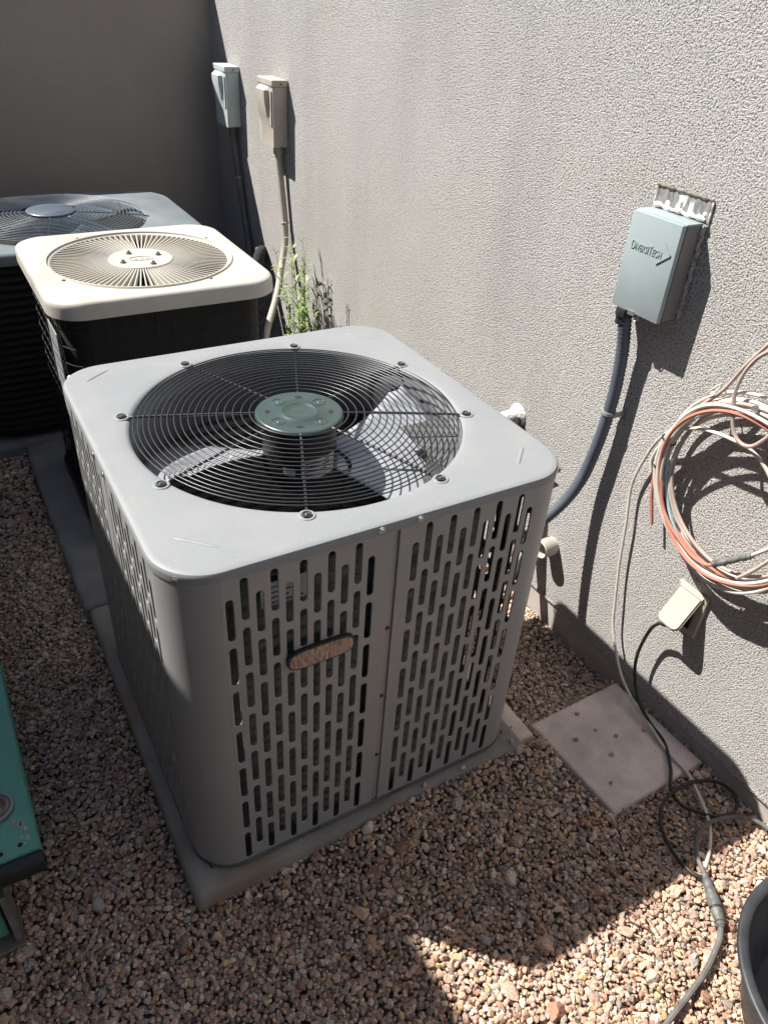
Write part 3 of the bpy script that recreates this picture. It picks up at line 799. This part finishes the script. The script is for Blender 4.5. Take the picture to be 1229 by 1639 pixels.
pts = [(WX - .006, y0 - .004 - .002 * math.sin(i * 2.3) - .001 * math.sin(i * 5.1), z0 + .008 + i * .0092) for i in range(21)]
sk.tube(pts, lambda i, k: .0055 + .0006 * math.sin(i * 1.7) + .0006 * math.sin(i * .61), 7, 3); W(sk.build('caulk_bead', MT['stucco'], bx, True))
# patch of bare board left where an older, taller box was removed
pt = thing('wall_patch', 'ragged white caulk and bare grey board patch above the blue grey box', 'wall patch', (WX, -.12, 1.10))
def WP(ob): ob.matrix_parent_inverse = Matrix.Translation(-pt.location); return ob
WP(MB().box(WX - .0035, WX - .0005, -.1875, -.0545, 1.07, 1.128).build('bare_board', MT['patch_grey'], pt))
for pts, r0 in (([(WX - .004, -.050 - .007 * i, 1.130 + .0008 * math.sin(i * 2.1)) for i in range(21)], .0028), ([(WX - .003, -.0515, 1.130 - .006 * i) for i in range(8)], .0022), ([(WX - .003, -.191, 1.128 - .006 * i) for i in range(8)], .0022)):
    mb = MB(); mb.tube(pts, lambda i, k, r0=r0: r0 * (1 + .2 * math.sin(i * .53) + .15 * math.sin(i * 1.1)), 6, 3); WP(mb.build('cut_edge', MT['rust_edge'] if r0 > .0025 else MT['patch_white'], pt, True))
mb = MB(); mb.tube([(WX - .006, -.058 - .0063 * i, 1.093 + .0015 * math.sin(i * .8)) for i in range(21)], lambda i, k: .0045 + .0015 * math.sin(i * .37) + .0006 * math.sin(i * 1.1), 8, 4); WP(mb.build('caulk_smear', MT['patch_white'], pt, True))
for _ in range(5):
    y_, z_ = random.uniform(-.18, -.07), random.uniform(1.094, 1.112)
    WP(MB().lathe([(random.uniform(.003, .007), 0), (.002, -.002)], 7, (WX - .0036, y_, z_), 'x').build('caulk_blob', MT['patch_white'], pt))

# main flexible conduit from the near box down to the unit
def ribbed(pts, r, amp, name, m, sm, n=12, pitch=.0042):
    P = spline(pts, 40); L = [0]
    for a, b in zip(P, P[1:]): L.append(L[-1] + (b - a).length)
    cnt = int(L[-1] / (pitch / 2)); out = []; j = 0
    for i in range(cnt + 1):
        s = L[-1] * i / cnt
        while j < len(P) - 2 and L[j + 1] < s: j += 1
        out.append(P[j].lerp(P[j + 1], (s - L[j]) / max(1e-9, L[j + 1] - L[j])))
    mb = MB(); mb.tube(out, lambda i, k: r + amp * (1 if i % 2 else -1), n, 0); return mb.mesh(name, m, True, 80)
cdp = [(.722, -.083, .905), (.722, -.088, .868), (.731, -.094, .80), (.735, -.098, .72), (.735, -.097, .65), (.732, -.091, .56), (.724, -.078, .46), (.70, -.062, .385), (.655, -.038, .315), (.60, -.012, .265), (.53, .03, .22), (.45, .075, .19), (.38, .10, .18)]
cd = link('flexible_conduit', ribbed(cdp, .0140, .0012, 'flexible_conduit', MT['grey_conduit'], 0, pitch=.0095))
tag(cd, 'grey ribbed flexible conduit curving from the blue grey box down behind the nearest unit', 'conduit')
MB().lathe([(.0185, 0), (.0205, -.004), (.0205, -.018), (.0170, -.020), (.0170, -.036), (.0150, -.037)], 10, (.722, -.0835, .8935)).build('conduit_fitting', MT['rubber'], cd, True, 30)
cl = MB().lathe([(.0150, -.004), (.0168, -.004), (.0168, .004), (.0150, .004)], 20, (.7345, -.0968, .645)).build('clamp_band', MT['pale_metal'], cd, True, 30)
MB().box(.7345, WX, -.118, -.1105, .640, .650, .001).build('clamp_tab', MT['pale_metal'], cd)
MB().box(WX - .004, WX, -.128, -.1105, .633, .657, .001).build('clamp_foot', MT['pale_metal'], cd)

# two far disconnects
def far_disc(y0, z0, m, label, name_c):
    yn, yf, z1, D = y0, y0 + .138, z0 + .226, .062
    t = thing('disconnect_box', label, 'electrical box', (WX, (yn + yf) / 2, z0), 'pull out disconnects at the far end of the wall')
    f = lambda ob: (setattr(ob, 'matrix_parent_inverse', Matrix.Translation(-t.location)), ob)[1]
    f(MB().box(WX - D + .006, WX - .002, yn + .002, yf - .002, z0, z1 - .022, .002).build('back_box', m, t))
    f(MB().box(WX - D - .004, WX - .001, yn - .003, yf + .003, z1 - .0215, z1, .003).build('hood', m, t))
    # front door with a bulged handle pocket
    rows = [(0, .0), (.06, .0), (.10, .012), (.16, .022), (.19, .022), (.2035, .0)]
    mb = MB(); rings = []
    for h, o_ in rows:
        rings.append([(WX - D + .0055, yn + .001, z0 + h), (WX - D, yn + .001, z0 + h), (WX - D - .001, yn + .022, z0 + h), (WX - D - o_, yn + .032, z0 + h), (WX - D - o_, yf - .030, z0 + h), (WX - D - .001, yf - .020, z0 + h), (WX - D, yf - .001, z0 + h), (WX - D + .0055, yf - .001, z0 + h)])
    loft(mb, rings, True, True); f(mb.build('door', m, t, True, 25))
    f(MB().box(WX - D - .0055, WX - D - .001, yn + .008, yn + .021, z0 + .075, z0 + .19, .001).build('handle_edge', m, t))
    screw_ = screw((WX - .03, yn - .003, z1 - .012), (0, -1, 0), t, 'brown_steel', .003); f(screw_)
    return t
far_disc(1.768, .874, MT['box_tan'], 'tan painted disconnect box, the nearer of the two at the far end of the wall', '')
far_disc(2.262, .866, MT['box_pale'], 'pale sage disconnect box beside the far corner of the wall', '')
c2 = MB(); c2.tube([(.74, 1.815, .885), (.742, 1.81, .80), (.744, 1.79, .70), (.744, 1.77, .60), (.735, 1.75, .52), (.70, 1.71, .44), (.64, 1.62, .36), (.55, 1.5, .29), (.45, 1.34, .25), (.29, 1.2, .22)], .0135, 12, 8)
c2 = tag(c2.build('conduit', MT['tan_paint'], None, True), 'tan painted conduit hanging below the tan disconnect box', 'conduit')
MB().lathe([(.0175, 0), (.0175, -.03), (.0145, -.032)], 12, (.74, 1.8155, .8735)).build('conduit_fitting', MT['tan_paint'], c2, True, 30)
MB().lathe([(.0138, -.005), (.0152, -.004), (.0152, .004), (.0138, .005)], 16, (.744, 1.768, .595)).build('coupling', MT['tan_paint'], c2, True, 30)
c3 = MB(); c3.tube([(.74, 2.31, .878), (.742, 2.30, .80), (.745, 2.28, .70), (.746, 2.25, .58), (.746, 2.21, .46), (.74, 2.17, .36), (.70, 2.12, .28), (.55, 2.0, .22), (.36, 1.9, .2)], .0145, 12, 8)
c3 = tag(c3.build('conduit', MT['dark_conduit'], None, True), 'dark conduit in shade running down the corner from the pale sage disconnect box', 'conduit')
MB().lathe([(.0152, -.004), (.017, -.003), (.017, .003), (.0152, .004)], 14, (.7455, 2.272, .665)).build('coupling', MT['steel'], c3, True, 30)

# wall penetrations, pipes
pp = MB().lathe([(.0245, .0), (.0255, -.012), (.0265, -.014), (.0265, -.045), (.024, -.048), (.0215, -.046), (.0215, -.01)], 28, (WX, .002, .176), 'x').build('pipe_stub', MT['pvc'], None, True, 30)
tag(pp, 'short painted pipe stub sticking out of the wall behind the grey conduit', 'pipe')
fs = MB(); fs.lathe([(.034, .002), (.031, -.006), (.024, -.012), (.020, -.022), (.019, -.055), (.016, -.06)], 18, (WX, .235, .468), 'x')
fs = tag(fs.build('sealed_pipe_end', MT['foam_white'], None, True, 50), 'whitish foam sealed pipe end on the wall just above the near unit edge', 'pipe')
rl = thing('refrigerant_line', 'black insulated refrigerant line low on the wall behind the nearest unit', 'pipe', (.72, .1, .1))
f_ = lambda ob: (setattr(ob, 'matrix_parent_inverse', Matrix.Translation(-rl.location)), ob)[1]
f_(MB().tube([(.372, .14, .10), (.45, .13, .09), (.55, .10, .07), (.64, .06, .05), (.71, .05, .08), (.742, .06, .18), (.745, .10, .33), (.735, .2, .44), (WX, .235, .468)], .017, 12, 8).build('insulated_pipe', MT['insul'], rl, True))
f_(MB().tube([(.372, .10, .13), (.44, .10, .13), (.52, .09, .11), (.6, .07, .10), (.70, .08, .12), (.752, .09, .2), (.752, .12, .33), (.74, .21, .45)], .005, 8, 6).build('copper_tube', MT['copper'], rl, True))
f_(MB().lathe([(.012, 0), (.014, .004), (.014, .03), (.009, .034)], 8, (.385, .06, .11), 'x').build('service_valve', MT['steel'], rl, True, 30))
f2 = thing('line_set', 'insulated pipes and bright fitting at the wall behind the beige topped unit', 'pipe', (.72, 1.95, .3))
f_ = lambda ob: (setattr(ob, 'matrix_parent_inverse', Matrix.Translation(-f2.location)), ob)[1]
f_(MB().tube([(WX, 2.06, .40), (.735, 2.02, .405), (.70, 1.98, .37), (.66, 1.93, .28), (.60, 1.88, .2), (.42, 1.85, .17)], .024, 12, 8).build('insulated_pipe', MT['insul'], f2, True))
f_(MB().lathe([(.012, 0), (.016, -.004), (.016, -.018), (.021, -.02), (.021, -.032), (.012, -.036)], 10, (.752, 2.03, .405), 'x').build('fitting', MT['steel'], f2, True, 30))
f_(MB().tube([(.742, 1.94, .33), (.735, 1.9, .26), (.725, 1.86, .2)], .006, 8, 5).build('copper_tube', MT['pale_metal'], f2, True))

# ================================================================== CABLE COIL ON THE WALL
cc = thing('cable_coil', 'hanging coil of faded red, white and pale blue cables on the house wall', 'cable coil', (WX, -.455, .645))
def CW(ob): ob.matrix_parent_inverse = Matrix.Translation(-cc.location); return ob
def loop(cy, cz, r, x, seed, m, a0=0, a1=360, rad=.0039, ell=1.0, drop=0.0):
    rr = random.Random(seed); ph = [rr.uniform(0, 6.28) for _ in range(6)]; pts = []
    n = max(8, int(abs(a1 - a0) / 9))
    for i in range(n + (0 if abs(a1 - a0) == 360 else 1)):
        a = math.radians(a0 + (a1 - a0) * i / n)
        q = r * (1 + .018 * math.sin(2 * a + ph[0]) + .012 * math.sin(3 * a + ph[1]) + .006 * math.sin(5 * a + ph[2]))
        pts.append((min(WX - rad - .001, x + .005 * math.sin(a * 2 + ph[3]) + .004 * math.sin(3 * a + ph[4])), cy - q * math.cos(a) * ell, cz + q * math.sin(a) - drop * max(0, -math.sin(a))))
    mb = MB(); mb.tube(pts, rad, 8, 4, closed=abs(a1 - a0) == 360); return CW(mb.build('cable', m, cc, True))
# angle 180 = left side in the photo (towards +y)
CY, CZ = -.470, .648
loop(CY, CZ, .192, .722, 1, MT['cable_white'], drop=.012)
loop(CY + .004, CZ + .002, .186, .712, 2, MT['cable_pink'])
loop(CY - .003, CZ - .004, .181, .728, 3, MT['cable_red'], drop=.006)
loop(CY + .006, CZ + .003, .177, .704, 4, MT['cable_white'], drop=.010)
loop(CY + .002, CZ - .002, .172, .716, 5, MT['cable_blue'], drop=.016)
loop(CY - .004, CZ + .006, .168, .724, 6, MT['cable_pink'])
loop(CY + .003, CZ - .006, .174, .699, 7, MT['cable_red'], drop=.004)
loop(CY, CZ - .004, .163, .732, 8, MT['cable_white'], drop=.02)
loop(CY + .002, CZ + .0, .196, .735, 9, MT['cable_white'])
loop(CY + .001, CZ + .004, .189, .717, 21, MT['cable_white'], drop=.02)
loop(CY - .002, CZ + .0, .179, .709, 22, MT['cable_white'], drop=.026)
loop(CY + .004, CZ - .002, .184, .729, 23, MT['cable_pink'], drop=.01)
def cab(pts, m, rad=.0039, name='cable', par=cc, sm=6):
    mb = MB(); mb.tube(pts, rad, 8, sm); o = mb.build(name, m, par, True)
    if par is cc: CW(o)
    return o
cab([(.722, -.62, 1.18), (.718, -.52, 1.06), (.715, -.445, .975), (.715, -.40, .90), (.715, -.372, .835), (.713, -.34, .786), (.712, -.314, .735), (.715, -.298, .68), (.718, -.292, .62)], MT['cable_pink'])
cab([(.715, -.62, 1.12), (.708, -.50, 1.0), (.70, -.438, .939), (.70, -.418, .912), (.70, -.407, .881), (.70, -.404, .844), (.70, -.412, .811), (.70, -.425, .779), (.70, -.443, .762), (.70, -.465, .761), (.70, -.483, .777), (.70, -.505, .82), (.70, -.52, .88)], MT['cable_pink'])
cab([(.725, -.262, .58), (.725, -.254, .614), (.725, -.272, .669), (.72, -.296, .703), (.712, -.343, .734), (.708, -.382, .747), (.708, -.422, .753), (.712, -.464, .751), (.718, -.505, .73), (.72, -.56, .68)], MT['cable_white'])
cab([(.735, -.297, .458), (.735, -.284, .495), (.735, -.272, .53), (.735, -.260, .604), (.73, -.268, .653), (.722, -.291, .708), (.718, -.33, .76)], MT['cable_red'])
cab([(.712, -.30, .60), (.705, -.325, .545), (.70, -.36, .515), (.70, -.404, .492), (.70, -.438, .480), (.70, -.473, .482), (.70, -.492, .497)], MT['cable_red'])
cab([(.70, -.551, .561), (.70, -.58, .60), (.702, -.61, .65)], MT['cable_white'])
cab([(.70, -.545, .50), (.70, -.57, .54), (.70, -.6, .60), (.70, -.63, .66)], MT['cable_pink'])
cn_ = MB(); cn_.tube([(.70, -.488, .494), (.70, -.505, .511), (.70, -.52, .528), (.70, -.54, .549), (.70, -.556, .566)], lambda i, k: .0062 + .0022 * (abs((i * 7) % 5 - 2) < 1) + .0012 * math.sin(i * 2.2), 10, 5)
CW(cn_.build('cable_splice', MT['tape'], cc, True))
def tie(y, z, x, a, m=MT['rubber'], r=.017):
    mb = MB(); n = 16
    ca, sa = math.cos(math.radians(a)), math.sin(math.radians(a))
    mb.tube([(x + r * .75 * math.cos(t), y + r * math.sin(t) * ca, z + r * math.sin(t) * sa) for t in [2 * PI * i / n for i in range(n)]], .0018, 6, 0, closed=True)
    mb.tube([(x - r * .7, y + .002, z), (x - r * .8, y - .012, z - .003)], .0016, 5, 0)
    CW(mb.build('cable_tie', m, cc, True))
tie(-.287, .677, .716, 15); tie(-.28, .612, .718, 5); tie(-.35, .822, .718, 120, MT['cable_white'])
CW(MB().lathe([(.004, 0), (.004, -.06), (.0075, -.061), (.0075, -.066)], 10, (WX, -.452, .832), 'x').build('wall_peg', MT['steel'], cc, True, 30))

wc = MB(); wc.tube([(.722, -.30, .74), (.728, -.283, .70), (.735, -.252, .66), (.745, -.225, .602), (.747, -.206, .509), (.747, -.222, .402), (.747, -.236, .297), (.745, -.258, .192), (.742, -.276, .122), (.738, -.31, .063), (.733, -.353, .012), (.725, -.41, -.015), (.715, -.475, -.024), (.70, -.55, -.032), (.699, -.617, -.036), (.683, -.66, -.037), (.657, -.71, -.037), (.628, -.747, -.036), (.590, -.778, -.037), (.549, -.801, -.036)], .0036, 8, 8)
tag(wc.build('white_cable', MT['cable_white'], None, True), 'thin off white cable hanging from the coil down across the paver', 'cable')

# ================================================================== OUTLET WITH OPEN TAN COVER, CORDS
ou = thing('outdoor_outlet', 'tan outdoor outlet cover tilted open below the cable coil', 'outlet', (WX, -.45, .33))
def OW(ob): ob.matrix_parent_inverse = Matrix.Translation(-ou.location); return ob
OW(MB().box(WX - .010, WX, -.478, -.396, .244, .362, .003).build('outlet_plate', MT['outlet_tan'], ou))
OW(MB().box(WX - .0145, WX - .0102, -.459, -.415, .262, .340, .002).build('receptacle', MT['matt_black'], ou))
LY0, LY1, HZ_, OX, OZ = -.464, -.409, .356, .700, .281
hd = Vector((OX - (WX - .012), 0, OZ - HZ_)); hl_ = hd.length; hd.normalize(); hn = Vector((hd.z, 0, -hd.x)); hn = hn if hn.z > 0 else -hn
tfm = lambda a, y, z: tuple(Vector((WX - .012, y, HZ_)) + hd * a + hn * z)
LP = [(0, LY0), (0, LY1)]
for cx_, cy_, a0 in ((hl_ - .014, LY1 - .014, 90), (hl_ - .014, LY0 + .014, 0)):
    for i in range(6): a = math.radians(a0 - 18 * i); LP.append((cx_ + .014 * math.cos(a), cy_ + .014 * math.sin(a)))
lid = MB(); lid.prism(LP, 0, .0025, tfm); OW(lid.build('lid', MT['outlet_tan'], ou, True, 30))
lr = MB(); lr.tube([tfm(a, y, -.0035) for a, y in LP[1:] + LP[:1]], .0035, 6, 0); OW(lr.build('lid_rim', MT['outlet_tan'], ou, True))
OW(MB().lathe([(.0045, LY0 - .004), (.0045, LY1 + .004)], 10, (WX - .012, 0, HZ_), 'y').build('hinge', MT['outlet_tan'], ou, True, 30))
OW(MB().box(.722, WX - .0148, -.448, -.424, .275, .312, .004).build('plug', MT['rubber'], ou))
bc = MB(); bc.tube([(.735, -.436, .290), (.716, -.434, .275), (.714, -.424, .262), (.720, -.408, .250), (.729, -.386, .205), (.73, -.376, .122), (.728, -.388, .06), (.722, -.424, .005), (.718, -.475, -.022), (.71, -.535, -.030), (.668, -.594, -.031), (.630, -.632, -.035), (.622, -.671, -.038), (.637, -.699, -.036), (.667, -.729, -.037), (.716, -.741, -.036), (.750, -.714, -.036), (.742, -.673, -.034), (.694, -.646, -.032), (.635, -.643, -.026), (.585, -.651, -.033), (.548, -.679, -.037), (.525, -.719, -.038), (.514, -.763, -.037), (.517, -.800, -.034), (.530, -.818, -.032)], .0042, 8, 8)
tag(bc.build('black_cord', MT['cord_black'], None, True), 'black power cord from the outlet looped on the gravel by the paver', 'cord')
xc = thing('extension_cord', 'dusty grey extension cord with taped plug joint on the sunlit gravel', 'cord', (.51, -.85, -.03))
def XW(ob): ob.matrix_parent_inverse = Matrix.Translation(-xc.location); return ob
XW(MB().tube([(.76, -.90, -.034), (.75, -.84, -.033), (.744, -.809, -.032), (.732, -.778, -.031), (.701, -.753, -.030), (.642, -.736, -.028), (.594, -.743, -.031), (.556, -.772, -.034), (.536, -.808, -.032), (.527, -.824, -.031)], .0047, 8, 8).build('cord', MT['cord_grey'], xc, True))
XW(MB().tube([(.533, -.812, -.032), (.524, -.827, -.031), (.512, -.847, -.030), (.500, -.866, -.030), (.488, -.886, -.031), (.482, -.896, -.032), (.478, -.902, -.033)], lambda i, k: [.0075, .0095, .0115, .0125, .0115, .0098, .0085, .007][min(7, int(i / k * 8))] + .0006 * math.sin(i * 1.9), 12, 6).build('taped_plug', MT['tape'], xc, True, 60))
XW(MB().lathe([(.0128, -.002), (.0132, 0), (.0128, .002)], 14, (0, 0, 0), 'y', False).build('strap', MT['rubber'], xc)).matrix_basis = Matrix.Translation((.497, -.871, -.030)) @ Matrix.Rotation(math.radians(-31), 4, 'Z')
XW(MB().tube([(.478, -.901, -.034), (.462, -.913, -.034), (.441, -.923, -.035), (.387, -.943, -.036), (.322, -.957, -.036), (.234, -.975, -.036), (.15, -1.01, -.036), (.05, -1.06, -.036)], .0055, 8, 8).build('cord', MT['cord_grey'], xc, True))

# ================================================================== BLACK TUB
tb = thing('rubber_tub', 'black rubber tub with rolled rim at the lower right edge', 'tub', (.524, -1.129, -.05))
R_, Ht = .222, .170
MB().lathe([(.160, .002), (.165, 0), (R_ - .016, Ht - .03), (R_ - .012, Ht - .012)], 72, cap=False).build('outer_wall', MT['tub'], tb, True, 60)
MB().lathe([(.001, .008), (.145, .009), (.152, .02), (R_ - .028, Ht - .03), (R_ - .022, Ht - .012)], 72, cap=False).build('inner_wall', MT['tub'], tb, True, 60)
MB().lathe([(R_ - .012, Ht - .0125), (R_ - .003, Ht - .013), (R_, Ht - .008), (R_ - .001, Ht - .002), (R_ - .005, Ht), (R_ - .012, Ht - .0015), (R_ - .018, Ht - .003), (R_ - .0225, Ht - .012)], 96, cap=False).build('rim', MT['tub'], tb, True, 60)

# ================================================================== GREEN STEPLADDER (folded, lying by the boundary wall)
ld = thing('stepladder', 'green fibreglass stepladder lying on the gravel at the left edge', 'ladder', (-.75, .4, -.05))
def LW(ob): ob.matrix_parent_inverse = Matrix.Translation(-ld.location); return ob
def channel(x0, x1, y0, y1, zt, hgt, name, m):
    P = [(x0, zt - hgt), (x0, zt - .004), (x0 + .004, zt), (x1 - .004, zt), (x1, zt - .004), (x1, zt - hgt), (x1 - .004, zt - hgt), (x1 - .004, zt - .006), (x0 + .004, zt - .006), (x0 + .004, zt - hgt)]
    mb = MB(); loft(mb, [[(x, y, z) for x, z in P] for y in (y0, y1)], True, True); return LW(mb.build(name, m, ld))
channel(-.745, -.620, -.262, 1.75, .158, .032, 'upper_rail', MT['green_fibreglass'])
ft = MB().box(-.748, -.6165, -.288, -.2605, .118, .1545, .008).build('rail_foot', MT['rubber'], ld, True, 40); LW(ft)
channel(-.76, -.690, -.225, 1.6, .075, .028, 'lower_rail', MT['green_fibreglass'])
LW(MB().box(-.735, -.712, -.275, -.2255, -.04, .095, .003).build('rail_tube', MT['green_fibreglass'], ld))
LW(MB().box(-.704, -.694, -.292, -.2255, -.048, .10, .001).build('foot_bracket', MT['steel'], ld))
LW(MB().box(-.77, -.689, -.305, -.225, -.052, -.041, .003).build('foot_pad', MT['brown_steel'], ld))
LW(MB().box(-.80, -.775, -.26, 1.7, -.05, .15, .003).build('rear_rail', MT['green_fibreglass'], ld))
for y in (-.05, .25, .55, .85, 1.15, 1.45): LW(MB().box(-.774, -.65, y, y + .075, .035, .045, .001).build('step', MT['steel'], ld))
dv = MB().lathe([(.034, .1585), (.033, .163), (.027, .164), (.025, .1625), (.020, .164), (.014, .174), (.012, .178), (.001, .179)], 32, (-.679, -.150, 0)).build('spreader_pivot', MT['brown_steel'], ld, True, 30); LW(dv)
LW(MB().lathe([(.0335, .1632), (.0300, .1648), (.0275, .1645)], 32, (-.679, -.150, 0), cap=False).build('washer_rim', MT['pale_metal'], ld, True))
for x, y in ((-.650, -.243), (-.682, -.247), (-.715, -.247)): LW(MB().lathe([(.0042, .158), (.0042, .1588), (.003, .1592)], 10, (x, y, 0)).build('rivet', MT['matt_black'], ld))
for i in range(9):
    c_ = (-.650 + random.uniform(-.018, .016), -.215 + random.uniform(-.03, .03)); q = random.uniform(.001, .0045)
    P = [(c_[0] + q * random.uniform(.5, 1.5) * math.cos(a), c_[1] + 1.6 * q * random.uniform(.5, 1.5) * math.sin(a)) for a in [2 * PI * k / 9 for k in range(9)]]
    LW(MB().prism(P, .1582, .1585).build('paint_chip', MT['worn'], ld))

# ================================================================== PLANTS
def leaf_strip(base, d, L, wd, droop, mb):
    d = d.normalized(); side = d.cross(Vector((0, 0, 1)))
    side = side.normalized() if side.length > .01 else Vector((1, 0, 0)); p = base.copy(); v = []; f = []
    k = 5
    for i in range(k + 1):
        u = i / k; ww = wd * math.sin(PI * (.12 + .88 * u)) * (1 if u < 1 else .05); v += [p - side * ww, p + side * ww + Vector((0, 0, .0006))]
        d = (d + Vector((0, 0, -droop / k))).normalized(); p = p + d * (L / k)
    for i in range(k): f.append((2 * i, 2 * i + 1, 2 * i + 3, 2 * i + 2))
    mb.add(v, f)
def weed(base, stems, label, name):
    t = thing(name, label, 'weed', base)
    for (top, lean, dens, lm) in stems:
        st = []; x, y = random.uniform(-.02, .02), random.uniform(-.03, .03)
        for i in range(9):
            u = i / 8; st.append(Vector((x + lean[0] * u ** 1.4 + random.uniform(-.003, .003), y + lean[1] * u ** 1.4 + random.uniform(-.003, .003), top * u)))
        MB().tube(st, lambda i, k: .0022 * (1 - .75 * i / k), 5, 3).build('stem', MT['stem_green'], t, True)
        mb = MB(); P = spline(st, 6)
        for i in range(4, len(P)):
            for _ in range(1 if random.random() < .5 * dens else 0):
                a = random.uniform(0, 2 * PI); L = random.uniform(.025, .065) * (1.2 - .5 * i / len(P))
                leaf_strip(P[i], Vector((math.cos(a), math.sin(a), random.uniform(.3, 1.3))), L, random.uniform(.0026, .0050), random.uniform(0, .9), mb)
        mb.build('leaves', lm, t)
    return t
weed((.695, 1.50, -.05), [(.62, (.02, -.02), 2, MT['leaf']), (.66, (.0, .05), 2, MT['leaf']), (.53, (-.01, -.07), 2, MT['leaf_pale']), (.60, (-.02, .10), 2, MT['leaf']), (.50, (.01, -.11), 1, MT['leaf_pale']), (.47, (0, .0), 3, MT['leaf']), (.44, (-.02, -.03), 3, MT['leaf_pale']), (.56, (.02, .02), 2, MT['leaf_pale']), (.42, (.02, .06), 3, MT['leaf']), (.67, (.01, .08), 1, MT['leaf_pale']), (.40, (-.03, -.08), 2, MT['leaf']), (.58, (-.04, .14), 2, MT['leaf']), (.63, (-.02, .03), 2, MT['leaf_pale']), (.48, (-.03, -.10), 2, MT['leaf']), (.52, (-.05, .09), 2, MT['leaf_pale']), (.45, (-.05, -.02), 3, MT['leaf'])], 'green leafy weed growing against the wall behind the nearest unit', 'weed')
dw = thing('dry_weed', 'dark dried weed stalk against the wall right of the green weed', 'weed', (.715, 1.265, -.05))
for k in range(4):
    st = []; ly = random.uniform(-.03, .05); lx = random.uniform(-.02, .02); h_ = random.uniform(.42, .58)
    for i in range(9):
        u = i / 8; st.append((lx * u + .006 * math.sin(3 * u + k), ly * u * u + .006 * math.sin(7 * u + 2 * k) + random.uniform(-.003, .003), h_ * u))
    MB().tube(st, lambda i, q: .0028 * (1 - .7 * i / q), 5, 3).build('stalk', MT['dry'], dw, True)
    mb = MB(); P = spline(st, 6)
    for i in range(14, len(P)):
        a = random.uniform(0, 6.28); leaf_strip(P[i], Vector((math.cos(a), math.sin(a), random.uniform(.5, 1.5))), random.uniform(.008, .022), .0018, .6, mb)
    mb.build('dry_leaves', MT['dry'], dw)

# dry twigs and needles scattered on the gravel
tw = MB()
for _ in range(150):
    x, y = random.uniform(.25, .74), random.uniform(-1.0, -.60)
    if random.random() < .25: x, y = random.uniform(-.6, .6), random.uniform(-1.0, -.42)
    if blocked(x, y, .01): continue
    a = random.uniform(0, PI); L = random.uniform(.008, .035); c = Vector((x, y, random.uniform(-.042, -.037)))
    d = Vector((math.cos(a), math.sin(a), random.uniform(-.15, .15))); b_ = Vector((-d.y, d.x, 0)) * random.uniform(-.15, .15)
    tw.tube([c - d * L / 2, c + b_ * L + Vector((0, 0, .001)), c + d * L / 2], random.uniform(.0006, .0013), 4, 3)
o = tw.build('plant_litter', MT['twig']); o['kind'] = 'stuff'; o['label'] = 'dry brown twigs and needles scattered over the gravel'; o['category'] = 'plant litter'
